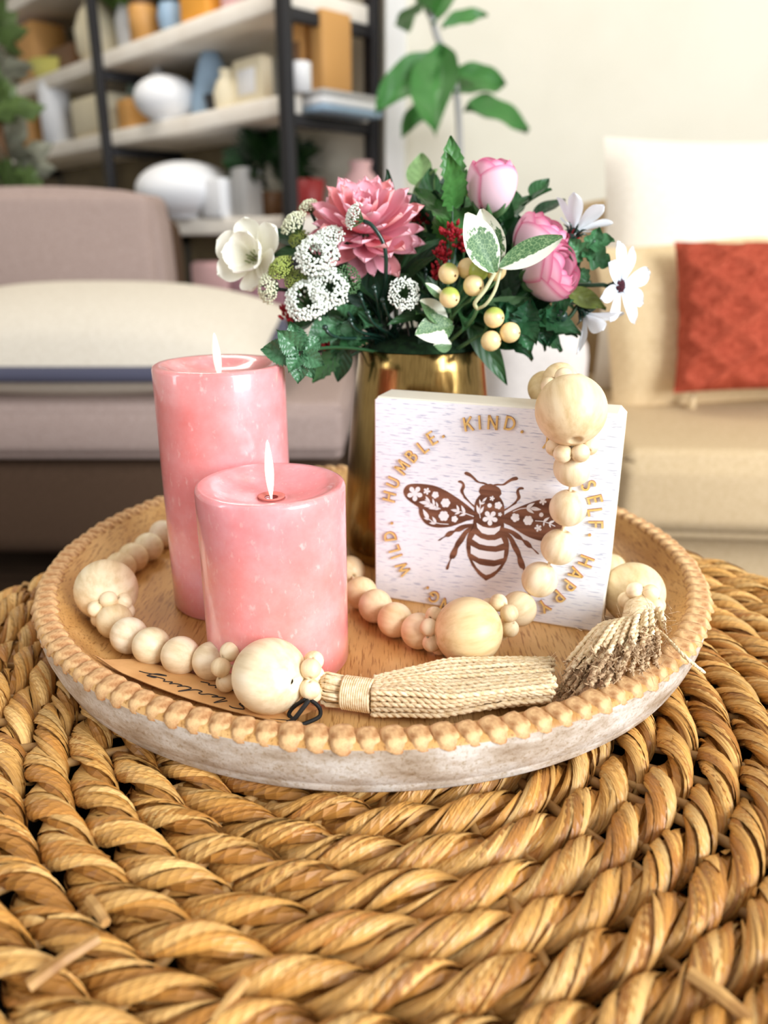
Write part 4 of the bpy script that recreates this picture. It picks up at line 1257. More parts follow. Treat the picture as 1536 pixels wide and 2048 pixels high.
for layer in range(5):
    for q in range(11):
        f = (q + rng.uniform(-.25, .25)) / 10
        f = min(1, max(0, f))
        p_end = endc[0].lerp(endc[1], f) + Vector((rng.uniform(-.0015, .0015), 0, 0))
        bulge = math.sin(PI * min(1, max(0, f)))
        z_end = Z_FLOOR + .002 + layer * .0034 * (0.55 + .45 * bulge) + rng.uniform(-.0006, .0006)
        dist = (Vector((p_end.x, p_end.y, 0)) - Vector((TR.x, TR.y, 0))).length
        z_end += max(0, dist - WR) * .75
        p_end.z = z_end
        w = (f - .5) * 2
        off = e_dir.cross(Vector((0, 0, 1))).normalized() * (-w) * -.0068
        if off.y * (endc[1] - endc[0]).y * w < 0: off = -off
        st = t1c.copy() + off
        st.z = Z_FLOOR + .004 + layer * .003
        mid = st.lerp(p_end, .42); sag = at_z(860, 1448 - 118 * (1 - f), Z_FLOOR + .006)
        mid = Vector((mid.x, mid.y * .35 + sag.y * .65, st.z * .5 + p_end.z * .5))
        dm = (Vector((mid.x, mid.y, 0)) - Vector((TR.x, TR.y, 0))).length
        mid.z = max(mid.z, Z_FLOOR + .002 + max(0, dm - WR) * .80 + layer * .0012)
        wv = rng.uniform(-.0016, .0016); path = catmull([st, st.lerp(mid, .55) + Vector((0, wv, abs(wv) * .5)), mid, mid.lerp(p_end, .5) + Vector((0, -wv, abs(wv) * .6)), p_end], 11)
        path = [p + Vector((0, rng.uniform(-.00015, .00015), rng.uniform(-.00015, .00015))) for p in path]
        m1 = MB(); yarn(m1, path, .00125, 2, .0075, rng.uniform(0, 6))
        yo = m1.build('yarn', MAT['jute'], tas1); k += 1; tq = rng.uniform(.84, 1.04); yo.color = (tq, tq * .98, tq * .95, 1)
mb = MB(); fuzz(mb, endc[0].lerp(endc[1], .5) + Vector((0, 0, .004)), 50, .004, .005, rng)
fuzz(mb, t1c, 24, .004, .006, rng)
o = mb.build('fibre_fuzz', MAT['jute'], tas1); o['kind'] = 'stuff'

# second tassel: hangs from the bead at the right and points to the camera
dirT = (at_z(1205, 1365, Z_FLOOR + .016) - bigR); dirT.z = 0; dirT.normalize()
nk0 = at_z(1283, 1206, Z_FLOOR + .022); nk1 = at_z(1272, 1262, Z_FLOOR + .020)
e1, e2 = frame_of(nk1 - nk0)
for q in range(6):
    w = 2 * PI * q / 6
    pos = nk0 + (e1 * math.cos(w) + e2 * math.sin(w)) * .0082
    bead('t', pos, (e1 * -math.sin(w) + e2 * math.cos(w)), (1.04, 1.0, .94))
mb = MB(); ring_band(mb, [nk0.lerp(nk1, .25), nk0.lerp(nk1, .6), nk1], .0080, 12, .0008); tube(mb, [nk0.lerp(nk1, .05), nk1], [.0068, .0078], 16)
tas2 = mb.build('tassel', MAT['jute'], gar)
eL, eR = at_z(1118, 1370, Z_FLOOR + .016), at_z(1312, 1334, Z_FLOOR + .020)
tips = []
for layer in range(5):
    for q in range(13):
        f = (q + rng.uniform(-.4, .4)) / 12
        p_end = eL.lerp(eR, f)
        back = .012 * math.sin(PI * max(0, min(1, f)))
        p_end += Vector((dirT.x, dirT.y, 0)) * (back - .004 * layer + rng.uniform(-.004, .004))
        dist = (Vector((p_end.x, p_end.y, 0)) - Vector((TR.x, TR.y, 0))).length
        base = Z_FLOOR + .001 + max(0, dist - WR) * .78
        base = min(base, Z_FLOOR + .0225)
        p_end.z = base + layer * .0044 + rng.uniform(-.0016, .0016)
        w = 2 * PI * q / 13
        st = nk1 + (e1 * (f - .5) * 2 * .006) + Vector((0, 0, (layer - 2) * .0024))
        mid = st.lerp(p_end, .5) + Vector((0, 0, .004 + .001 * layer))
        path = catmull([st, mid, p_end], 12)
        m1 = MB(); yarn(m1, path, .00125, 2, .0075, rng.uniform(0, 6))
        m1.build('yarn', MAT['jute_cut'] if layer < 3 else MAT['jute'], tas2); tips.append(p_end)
mb = MB()
for p in tips:
    for _ in range(5):
        d = (dirT + Vector((rng.gauss(0, .5), rng.gauss(0, .5), rng.gauss(0, .5)))).normalized()
        tube(mb, [p, p + d * rng.uniform(.002, .0045)], [.0005, .0003], 4)
fuzz(mb, eL.lerp(eR, .4) + Vector((0, 0, .010)), 80, .006, .006, rng); fuzz(mb, eL.lerp(eR, .75) + Vector((0, 0, .012)), 90, .007, .007, rng)
fuzz(mb, nk1.lerp(eR, .4) + Vector((0, 0, .006)), 110, .007, .010, rng)
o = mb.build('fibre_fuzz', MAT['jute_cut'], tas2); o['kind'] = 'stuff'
mb = MB()
a, b_ = at_z(1318, 1262, Z_FLOOR + .022), at_z(1408, 1345, Z_FLOOR + .012)
yarn(mb, catmull([nk1 + Vector((.004, 0, .002)), a, at_z(1368, 1312, Z_FLOOR + .0262), b_], 12), .0009, 2, .006)
mb.build('loose_yarn', MAT['jute'], tas2)

# ------------------------------------------------------------------ kraft paper tag with black cord
A4 = at_z(186, 1321, Z_FLOOR + .013); B4 = at_z(272, 1319, Z_FLOOR + .0030); D4 = at_z(566, 1447, Z_FLOOR + .0050); C4 = B4 + (D4 - A4); C4.z = Z_FLOOR + .0012
tg = thing('kraft_tag', 'kraft paper tag with handwritten script lying under the beads', 'tag', A4)
def card(u, v, off=0.0):
    p = (A4 * (1 - u) + D4 * u) * (1 - v) + (B4 * (1 - u) + C4 * u) * v
    dist = (Vector((p.x, p.y, 0)) - Vector((TR.x, TR.y, 0))).length
    zmin = Z_FLOOR + .0008 + max(0, dist - WR) * .62 + max(0, dist - WR - .014) * .45
    return Vector((p.x, p.y, max(p.z - .004 * math.sin(PI * u) * (1 - v), zmin) + off))
mb = MB(); nu, nv = 24, 8
for off in (0.0, .0004):
    mb.add([card(i / nu, j / nv, off) for i in range(nu + 1) for j in range(nv + 1)],
           [(i * (nv + 1) + j, (i + 1) * (nv + 1) + j, (i + 1) * (nv + 1) + j + 1, i * (nv + 1) + j + 1) for i in range(nu) for j in range(nv)])
mb.build('card', MAT['kraft'], tg)
def script(pts, x0, y0, sx, sy):
    """handwriting reads towards the left as seen, so it is laid out upside down"""
    path = catmull([Vector((x0 - p[0] * sx + p[1] * sy * -.0, y0 + 0 + p[1] * sy, 0)) for p in pts], 6)
    mb = MB()
    tube(mb, [card(p.x, p.y, .0006) for p in path], .00028, 5)
    mb.build('handwriting', MAT['ink'], tg)
# first line: a tall swash S and joined letters; v grows away from the camera = downwards in the writing
lineS = [(.55, -.9), (.1, -1.1), (-.6, -.8), (-.2, -.2), (.3, .3), (-.2, .8), (-.9, .5), (-.5, .0), (.2, .1)]
line1 = [(1.1, .2), (1.5, -1.2), (1.45, .7), (1.9, .5), (2.2, .1), (2.0, .7), (2.6, .6), (2.9, .0), (3.2, .1), (3.2, .7), (3.7, .6), (4.2, -1.2), (4.0, .6), (4.5, .7), (4.8, .0), (4.75, .7), (5.2, .5), (5.4, .0), (5.5, .7), (5.9, .1), (6.1, .7), (6.6, .6), (7.2, .0), (6.7, .1), (6.7, .6), (7.2, .2), (7.1, 1.6), (6.5, 1.9), (7.4, .8), (8.0, .4)]
script(lineS, .74, .28, .060, .15); script(line1, .74, .28, .070, .14)
line2 = [(0, .2), (-.3, -.5), (.3, -.9), (.0, .2), (.6, .7), (1.2, .0), (1.0, .7), (1.6, .6), (1.9, .0), (2.0, .7), (2.4, .0), (2.6, .7), (3.1, .6), (3.4, .0), (3.2, .7), (3.8, .6), (4.2, .0), (4.3, .7), (4.8, .2), (5.0, .7), (5.6, .5)]
script(line2, .80, .68, .066, .13)
mb = MB()
cp = [(568, 1446, .003), (586, 1440, .006), (606, 1416, .011), (618, 1400, .014)]
tube(mb, catmull([at_z(a, b_, Z_FLOOR + c_) for a, b_, c_ in cp], 8), .0011, 8)
cp2 = [(540, 1441, .004), (575, 1444, .004), (598, 1450, .003), (635, 1436, .003), (641, 1424, .004), (636, 1412, .006), (622, 1400, .010)]
tube(mb, catmull([at_z(a, b_, Z_FLOOR + c_) for a, b_, c_ in cp2], 8), .0010, 8)
cp3 = [(586, 1440, .004), (578, 1428, .005), (590, 1412, .009), (612, 1398, .014)]
tube(mb, catmull([at_z(a, b_, Z_FLOOR + c_) for a, b_, c_ in cp3], 8), .0010, 8)
mb.build('cord', MAT['cord'], tg)

# ------------------------------------------------------------------ brass vase
VC = Vector((0.0257, 0.536, Z_FLOOR)); VH = 0.147; KS = 1.10
def bq(px, py, y): return at_y(px, py, 0.536 + (y - 0.620) * 0.88)      # depth planes of the bouquet
vase = thing('brass_vase', 'tapered brushed brass vase holding the bouquet behind the sign', 'vase', VC)
mb = MB()
lathe(mb, [(0, 0), (.0530, 0), (.0552, .002), (.0552, .010), (.0542, .03), (.0525, .055), (.0499, .085), (.0466, .114), (.0438, .136), (.0426, VH), (.0420, VH + .0006), (.0414, VH)], VC, 96)
mb.build('vase_body', MAT['brass'], vase)
mb = MB(); lathe(mb, [(.0414, VH), (.0424, .134), (.0450, .10), (.047, .06), (0, .05)], VC, 64); mb.build('vase_lining', MAT['brass_in'], vase)
mb = MB(); ball(mb, tuple(VC + Vector((0, 0, VH - .004))), .0400, 32, 16, None, (1, 1, .42))
tag(mb.build('floral_foam', MAT['foam']), 'dark green mossy foam in the mouth of the brass vase', 'floral foam')
MOUTH = VC + Vector((0, 0, VH))
rng = random.Random(12)

def petal_mesh(L, Wd, base, tip, edge=None, cup=.25, curl=.15, blunt=.8, nu=6, nv=8, notch=0.0, name='petal', mat='petal', seed=0, wave=.0):
    rg = random.Random(seed); mb = MB(); vs_, fs, cs, uv = [], [], [], []
    base, tip = lin(base), lin(tip); edge = lin(edge) if edge else tip
    for j in range(nv + 1):
        v = 1 - (1 - j / nv) ** 1.7
        pk = .50 + .12 * blunt
        w = Wd * (.22 + .78 * math.sin(PI / 2 * v / pk) ** 1.1 if v < pk else math.sqrt(max(0.003, 1 - ((v - pk) / (1 - pk)) ** 2.4)))
        for i in range(nu + 1):
            u = -1 + 2 * i / nu
            ln = v * L * (1 - .10 * u * u * v - notch * (1 - abs(u)) * v ** 6)
            vs_.append((u * w / 2, ln, cup * Wd * u * u * .5 * (1 - .3 * v) + curl * L * v * v + wave * L * math.sin(7 * v + 3 * u)))
            k = [base[q] * (1 - v) + tip[q] * v for q in range(3)]
            e = max(abs(u) ** 4 * .7, max(0, v - .82) * 4.5) * (v > .15)
            e = min(1, e)
            cs.append(tuple(k[q] * (1 - e) + edge[q] * e for q in range(3)))
            uv.append((u, v))
    for j in range(nv):
        for i in range(nu):
            a = j * (nu + 1) + i; fs.append((a, a + 1, a + nu + 2, a + nu + 1))
    mb.add(vs_, fs, cs, 0, uv)
    return mb.mesh(name, MAT[mat])
def facing_m(c, n, spin=0.0):
    n = Vector(n).normalized()
    return Matrix.Translation(c) @ n.to_track_quat('Z', 'Y').to_matrix().to_4x4() @ Matrix.Rotation(spin, 4, 'Z')
def petal_ring(parent, base_m, n, me, tilt, r0=.001, z0=0.0, ph=0.0, sc=1.0, jit=.08, rg=rng, droop=None):
    for k in range(n):
        a = 2 * PI * k / n + ph + rg.uniform(-jit, jit)
        t = tilt + rg.uniform(-jit, jit)
        m = base_m @ Matrix.Rotation(a, 4, 'Z') @ Matrix.Translation((0, r0, z0)) @ Matrix.Rotation(PI / 2 - t, 4, 'X') @ Matrix.Rotation(rg.uniform(-jit, jit), 4, 'Y') @ Matrix.Scale(KS * sc * rg.uniform(.92, 1.06), 4)
        obj('petal', me[k % len(me)] if isinstance(me, list) else me, parent, m)
def stem_to_mouth(parent, p, out, r=.0013, mat='stem', pull=.035, spread=.6):
    d = Vector((p[0] - MOUTH.x, p[1] - MOUTH.y, 0))
    root = MOUTH + d.normalized() * min(.024, d.length * spread) + Vector((0, 0, -.012)) if d.length > 1e-4 else MOUTH
    mb = MB(); tube(mb, bez(p, Vector(p) + Vector(out) * pull, root + Vector((0, 0, .035)), root, 14), r, 7)
    return mb.build('stem', MAT[mat], parent)
def leaf_mesh(L, Wd, col, mid=None, serr=0, fold=.25, curl=-.2, blunt=.75, nu=6, nv=12, seed=0, vein=1.25, mat='leaf', lobes=0):
    rg = random.Random(seed); mb = MB(); vs_, fs, cs, uv = [], [], [], []
    c = lin(col)
    for j in range(nv + 1):
        v = j / nv
        w = Wd * max(.03, math.sin(PI * min(1, v * .985 + .012) ** blunt)) ** .85
        if serr: w *= 1 + (.13 if nv < 20 else .09) * (1 if j % 2 else -1) * (0 < j < nv)
        if lobes: w *= .72 + .42 * abs(math.cos(lobes * PI * v))
        for i in range(nu + 1):
            u = -1 + 2 * i / nu
            vs_.append((u * w / 2, v * L - (.03 * L * abs(u) if serr and j % 2 else 0), fold * Wd * abs(u) * .6 + curl * L * v * v + .012 * L * math.sin(9 * v) * u))
            k = vein if i == nu // 2 else (1.0 + .16 * ((j % 3) == 0)) * rg.uniform(.88, 1.10)
            cs.append(tuple(x * k for x in c)); uv.append((u * .5 + .5, v))
    for j in range(nv):
        for i in range(nu):
            a = j * (nu + 1) + i; fs.append((a, a + 1, a + nu + 2, a + nu + 1))
    mb.add(vs_, fs, cs, 0, uv)
    return mb.mesh('leaf', MAT[mat])
CAMDIR = Vector((0, -.94, .34))

# ---- filler foliage
LEAF_D = [leaf_mesh(.026, .015, c, serr=s, seed=k, curl=-.25, nv=12) for k, (c, s) in enumerate((((34, 72, 38), 1), ((44, 86, 46), 0), ((26, 58, 34), 0), ((52, 92, 50), 1)))]
LEAF_L = [leaf_mesh(.040, .013, c, seed=9 + k, curl=-.3) for k, c in enumerate(((30, 64, 40), (46, 84, 46), (62, 98, 54)))]
def sprig(name, label, tip, n, meshes, sc=1.0, group=None, bend=(0, 0, .02), cover=.65, rr=.0011, lay=.9, mat='stem', root_r=.024, cat='leaf sprig'):
    tip = Vector(tip)
    d = Vector((tip.x - MOUTH.x, tip.y - MOUTH.y, 0))
    root = MOUTH + (d.normalized() * root_r if d.length > .004 else Vector((0, 0, 0))) + Vector((0, 0, -.010))
    t = thing(name, label, cat, root, group)
    path = bez(root, root + Vector((0, 0, .03)), root.lerp(tip, .6) + Vector(bend), tip, 24)
    mb = MB(); tube(mb, path, [rr * (1 - .5 * i / 24) for i in range(25)], 6); mb.build('stem', MAT[mat], t)
    for k in range(n):
        f = 1 - cover + cover * (k + .5) / n if n > 1 else 1
        i = min(23, int(f * 24)); p = path[i]; tg_ = (path[i + 1] - path[i]).normalized()
        a, b_ = frame_of(tg_)
        w = k * 2.4 + rng.uniform(-.4, .4)
        out = (a * math.cos(w) + b_ * math.sin(w))
        dr = (tg_ * (.45 + .5 * f) + out * lay).normalized()
        if k == n - 1: dr = tg_
        obj('leaf', meshes[k % len(meshes)], t, orient(p, dr, CAMDIR * .7 + Vector((rng.uniform(-.5, .5), rng.uniform(-.3, .3), .5)), KS * sc * rng.uniform(.8, 1.15)))
    return t
G = 'dark leaf sprigs filling the bouquet'
WHERE = ['behind the white lace flowers at the left', 'behind the left petals of the dahlia', 'rising behind the dahlia at its right', 'rising left of the upright pink bud', 'right of the dahlia behind the reds', 'behind the stem of the upright pink bud', 'behind the upper pink ranunculus', 'behind the upright variegated leaves', 'beneath the dahlia in the middle', 'behind the wiry dark stems', 'behind the lower left berries', 'above the vase rim in the middle', 'above the three hanging berries', 'under the right facing ranunculus', 'left of the wiry stems above the vase rim', 'behind the right facing ranunculus', 'behind the top of the dahlia', 'behind the red clusters', 'just right of the looping pale stalk', 'low at the left above the mint sprig', 'over the vase rim under the round lace flower', 'highest at the right behind the ranunculus', 'behind the cream lace flowers at the left', 'between the ranunculus and the hanging daisy']
for k, (px, py, y, n, s, kind) in enumerate((
        (640, 560, .640, 9, 1.0, 0), (690, 480, .660, 9, 1.0, 0), (860, 420, .660, 10, 1.0, 0), (905, 395, .640, 9, 1.0, 0), (830, 500, .640, 10, 1.0, 0),
        (1010, 440, .650, 10, 1.0, 0), (1060, 500, .640, 10, 1.1, 0), (980, 520, .630, 9, 1.1, 0), (780, 560, .612, 9, 1.1, 1), (720, 600, .600, 8, .9, 1),
        (890, 600, .610, 9, 1.0, 1), (940, 640, .592, 8, 1.0, 1), (1040, 600, .600, 10, 1.0, 0), (1090, 640, .596, 9, .9, 0), (670, 640, .602, 8, .9, 0),
        (1120, 560, .630, 9, 1.0, 0), (760, 470, .655, 8, 1.0, 1), (930, 470, .650, 9, 1.0, 0), (1000, 640, .590, 7, .9, 0), (610, 650, .600, 6, .9, 0),
        (850, 640, .588, 7, .8, 1), (1090, 420, .665, 7, .9, 0), (580, 480, .640, 7, .9, 0), (1150, 600, .610, 6, .9, 0))):
    sprig('leaf_sprig', 'dark green leaf sprig ' + WHERE[k], bq(px, py, y), n, LEAF_D if kind == 0 else LEAF_L, s, G)
sprig('wide_leaf_sprig', 'broad green leaves drooping over the right of the vase mouth', bq(1090, 640, .575), 7, [leaf_mesh(.034, .020, (34, 72, 42), serr=1, seed=31), leaf_mesh(.030, .018, (44, 88, 50), serr=1, seed=32)], 1.0, cover=.7)
sprig('grey_leaf_sprig', 'pale green blurred leaf sprig rising behind the dahlia', bq(840, 365, .69), 9, [leaf_mesh(.030, .020, (128, 160, 104), seed=33), leaf_mesh(.026, .017, (104, 140, 88), seed=34)], 1.0)
sprig('small_leaf_shoot', 'small dark leaf shoot standing up right of the pink bud', bq(1070, 385, .665), 6, [leaf_mesh(.022, .014, (40, 84, 44), seed=35)], 1.0, cover=.35)
sprig('bud_leaf_sprig', 'green leaves left of the upright pink bud', bq(905, 362, .605), 6, [leaf_mesh(.030, .016, (62, 112, 52), seed=36, serr=1)], 1.0, cover=.4)

# ---- mint sprig hanging over the tall candle
MINT = [leaf_mesh(.021, .0165, (70, 114, 78), serr=1, seed=40 + k, fold=.35, curl=-.12, nv=24, nu=8, mat='leaf_gloss', vein=1.35) for k in range(3)]
hub = bq(602, 708, .515)
t = thing('mint_sprig', 'serrated mint green leaf cluster hanging beside the tall candle', 'leaf sprig', hub)
mb = MB(); tube(mb, bez(hub, bq(640, 690, .53), bq(700, 690, .57), MOUTH + Vector((-.022, -.012, -.004)), 14), .0011, 7); mb.build('stem', MAT['stem'], t)
for k, (ex, ey, s, fy) in enumerate(((582, 645, 1.0, .513), (524, 700, 1.05, .512), (556, 662, .8, .506), (596, 765, 1.0, .508), (648, 730, 1.0, .508), (642, 675, .9, .520), (578, 742, .85, .502), (626, 756, .8, .512))):
    e = bq(ex, ey, fy); d = e - hub
    obj('leaf', MINT[k % 3], t, orient(hub + d * .12, d, CAMDIR + Vector((.15 * math.sin(k), 0, .2 * math.cos(2 * k))), d.length / .021 * .92))
sprig('back_mint_sprig', 'green leaf cluster between the mint sprig and the vase', bq(668, 655, .575), 6, MINT, 1.1, cover=.5)
sprig('drooping_leaf_sprig', 'narrow green leaves drooping left of the vase rim', bq(662, 720, .588), 4, LEAF_D, 1.0, cover=.4)

# ---- dahlia
dc = bq(732, 452, .600)
DP = [petal_mesh(.031, .0140, (236, 150, 172), (246, 184, 198), (250, 200, 210), cup=.28, curl=.10, blunt=.5, seed=k) for k in range(2)] + [petal_mesh(.031, .0130, (236, 136, 146), (246, 168, 170), (250, 190, 190), cup=.32, curl=.16, blunt=.5, seed=5)]
dn = Vector((-.04, -.60, .80))
t = thing('pink_dahlia', 'large pink dahlia with many layered petals on the left of the bouquet', 'dahlia', dc)
m0 = facing_m(dc - dn.normalized() * .004, dn)
petal_ring(t, m0, 5, DP, .16, .001, .004, 0, .62, .12); petal_ring(t, m0, 8, DP, .38, .002, .003, .4, .74, .12); petal_ring(t, m0, 11, DP, .64, .003, .002, .1, .88, .12)
petal_ring(t, m0, 13, DP, .92, .003, .0, .3, .98, .12); petal_ring(t, m0, 14, DP, 1.22, .003, -.002, .0, 1.06, .12); petal_ring(t, m0, 13, DP, 1.52, .003, -.004, .2, 1.06, .14); petal_ring(t, m0, 10, DP, 1.80, .003, -.006, .5, 1.0, .15)
for ex, ey, s in ((748, 556, 1.0), (782, 552, 1.0), (836, 486, .95)):
    e = bq(ex, ey, .584); b_ = dc + Vector((0, -.004, -.008)) + (e - dc) * .3
    obj('petal', DP[1], t, orient(b_, e - b_, CAMDIR, (e - b_).length / .031))
mb = MB(); ball(mb, tuple(dc - dn.normalized() * .008), .007, 12, 8); mb.build('calyx', MAT['stem'], t)
stem_to_mouth(t, dc - dn.normalized() * .008, -dn, .0018)

# ---- lace flowers
def umbel(label, px, py, y, rpx, face_n, mat, arch=0.0, dots=120, stem='stem_dark', via=None):
    dots = int(dots * 1.5)
    c = bq(px, py, y); r = rpx * (c - CAM).dot(FWD) / F * 1.02
    nn = Vector(face_n).normalized()
    t = thing('lace_flower', label, 'lace flower', c, 'lace flowers in the bouquet')
    e1, e2 = frame_of(nn)
    mb = MB(); st = MB(); foot = c - nn * r * .85
    for k in range(dots):
        q = math.sqrt((k + .5) / dots); w = k * 2.39996
        if arch: q = arch + (1 - arch) * q
        q2 = q * rng.uniform(.92, 1.05)
        p = c + (e1 * math.cos(w) + e2 * math.sin(w)) * r * q2 + nn * r * (.48 * (1 - q2 * q2) - (.30 if arch and q < arch + .12 else 0)) + Vector((rng.gauss(0, 1), rng.gauss(0, 1), rng.gauss(0, 1))) * r * .03
        ball(mb, tuple(p), r * rng.uniform(.058, .080) * (1 if dots > 60 else 1.3), 7, 5)
        if k % 5 == 0: tube(st, [foot, foot.lerp(p, .6) - nn * r * .08, p], r * .03, 4, caps=False)
    mb.build('florets', MAT[mat], t); st.build('stalks', MAT['lace_green'], t)
    if via:
        mbs = MB(); tube(mbs, catmull([foot] + [bq(a, b_, yy) for a, b_, yy in via], 10), .0013, 7); mbs.build('stem', MAT[stem], t)
    else: stem_to_mouth(t, foot, -nn, .0012, stem, .02, .5)
W_ = 'lace_white'
umbel('white lace flower in front of the pink dahlia on an arching dark stem', 708, 432, .566, 27, (-.75, -.35, .35), W_, 0, 90, via=[(745, 452, .566), (768, 490, .566), (772, 540, .570), (766, 600, .585), (760, 690, .606)])
umbel('round white lace flower right of the dark stems near the vase rim', 808, 588, .566, 32, (.15, -.95, .2), W_, .25, 130)
umbel('white lace flower with open ring under the dahlia at the left', 634, 512, .566, 44, (-.1, -.85, .5), W_, .22, 170)
umbel('white lace flower just below the open ring one', 656, 578, .564, 42, (.1, -.9, .35), W_, .18, 160)
umbel('lowest white lace flower above the mint sprig', 614, 602, .562, 44, (-.15, -.85, .45), W_, .35, 160)
umbel('white lace flower touching the left petals of the dahlia', 655, 480, .572, 36, (-.3, -.6, .7), W_, 0, 120)
umbel('cream lace flower at the left below the white cosmos', 537, 577, .574, 30, (-.7, -.7, .1), 'lace_cream', .1, 110)
umbel('small cream lace flower highest at the left of the dahlia', 617, 412, .605, 20, (-.3, -.5, .8), 'lace_cream', 0, 80)
umbel('cream lace flower between the white cosmos and the dahlia', 588, 446, .600, 30, (-.5, -.5, .7), 'lace_cream', 0, 100)
umbel('lime green lace flower right of the white cosmos', 562, 536, .572, 28, (-.4, -.7, .6), 'lace_lime', 0, 120)
umbel('olive lime lace flower beneath the lime green one', 592, 562, .574, 24, (-.1, -.8, .5), 'lace_lime', 0, 90)
umbel('greenish lace flower behind the white cosmos stem', 598, 478, .602, 22, (-.3, -.7, .5), 'lace_lime', 0, 80)
umbel('dark green unopened lace flower right of the white ones', 695, 560, .572, 30, (.5, -.7, .2), 'lace_green', .1, 90)
umbel('lime lace flower beside the upright pink bud', 930, 378, .610, 22, (.0, -.7, .6), 'lace_lime', 0, 80)
# wiry dark stems fanning out of the mouth
t = thing('wire_stem_spray', 'thin glossy dark wire stems fanning out of the vase mouth', 'stems', MOUTH + Vector((0, -.01, -.008)))
for k, (px, py, y) in enumerate(((690, 610, .575), (720, 590, .572), (748, 575, .570), (650, 655, .560), (700, 640, .566), (790, 600, .575), (820, 560, .60), (850, 540, .60), (735, 625, .566), (765, 600, .570))):
    p = bq(px, py, y)
    root = bq(752 + k * 5, 690, .602)
    mb = MB(); tube(mb, bez(root, root + Vector((0, -.004, .012)), p + Vector((.004, 0, -.014)), p, 14), [.0011] * 13 + [.0014, .0008], 7); w_ = mb.build('wire', MAT['stem_dark'], t)
    mb = MB(); ball(mb, tuple(p), .0019, 8, 6); mb.build('tip', MAT['stem_dark'], w_)

# ---- cosmos and daisies
CW = [petal_mesh(.021, .0155, (240, 236, 212), (250, 248, 238), None, cup=.3, curl=.12, blunt=1.15, seed=k, notch=.06, wave=.02) for k in range(2)]
cc = bq(512, 520, .610); cn = Vector((-.35, -.80, .30))
t = thing('cream_cosmos', 'cream white cosmos at the far left of the bouquet', 'cosmos', cc)
m0 = facing_m(cc, cn)
petal_ring(t, m0, 6, CW, 1.22, .002, 0, .2, 1.15, .12); petal_ring(t, m0, 6, CW, .80, .002, .001, .7, .95, .14)
mb = MB()
for k in range(14):
    w = k * 2.4; q = .003 * math.sqrt(k / 14)
    p = m0 @ Vector((q * math.cos(w), q * math.sin(w), 0)); tube(mb, [p, m0 @ Vector((q * 1.8 * math.cos(w), q * 1.8 * math.sin(w), .006))], .0004, 5)
mb.build('stamens', MAT['it_olive'], t)
stem_to_mouth(t, cc - cn.normalized() * .003, -cn, .0012)

DW = [petal_mesh(.0235, .0102, (232, 238, 246), (240, 244, 250), None, cup=.35, curl=-.10, blunt=1.15, seed=k, notch=.05, wave=.015) for k in range(2)]
def daisy(label, px, py, y, nrm, n, tilt, sc, center=True, sepals=False, via=None):
    c = bq(px, py, y); nrm = Vector(nrm).normalized()
    t = thing('white_daisy', label, 'daisy', c, 'white daisies at the right of the bouquet')
    m0 = facing_m(c, nrm)
    petal_ring(t, m0, n, DW, tilt, .0025, 0, .3, sc, .10)
    if center:
        mb = MB()
        for k in range(40):
            w = k * 2.4; q = .0042 * math.sqrt(k / 40)
            ball(mb, tuple(m0 @ Vector((q * math.cos(w), q * math.sin(w), .0022 * (1 - (q / .0045) ** 2) + .0006))), .0009, 6, 4)
        mb.build('flower_center', MAT['dark_center'], t)
    mb = MB(); tube(mb, [m0 @ Vector((0, 0, -.009)), m0 @ Vector((0, 0, -.004)), m0 @ Vector((0, 0, .0004))], [.0013, .0030, .0034], 10)
    for k in range(8):
        w = 2 * PI * k / 8
        tube(mb, [m0 @ Vector((.003 * math.cos(w), .003 * math.sin(w), -.003)), m0 @ Vector((.0055 * math.cos(w), .0055 * math.sin(w), .0005)), m0 @ Vector((.0085 * math.cos(w), .0085 * math.sin(w), .001))], [.0009, .0008, .0002], 5)
    mb.build('calyx', MAT['stem_dark'], t)
    foot = m0 @ Vector((0, 0, -.008))
    mb = MB(); tube(mb, catmull([foot] + [bq(*q) for q in via] + [MOUTH + Vector((.022, -.006, -.006))], 10), .0014, 7); mb.build('stem', MAT['stem'], t)
    return t
daisy('white daisy with dark maroon centre at the far right of the bouquet', 1238, 572, .590, (.62, -.72, .05), 8, 1.30, 1.0, True, via=[(1195, 570, .594), (1110, 580, .60), (1020, 640, .605)])
daisy('white daisy seen from below hanging under the maroon centred one', 1172, 630, .586, (.55, -.25, -.62), 6, .85, .95, False, via=[(1130, 640, .588), (1060, 655, .592), (1000, 675, .60)])
daisy('white daisy seen from behind highest at the right of the bouquet', 1150, 462, .606, (.40, .30, .75), 6, .85, .90, False, via=[(1130, 500, .61), (1085, 580, .615), (1010, 650, .61)])

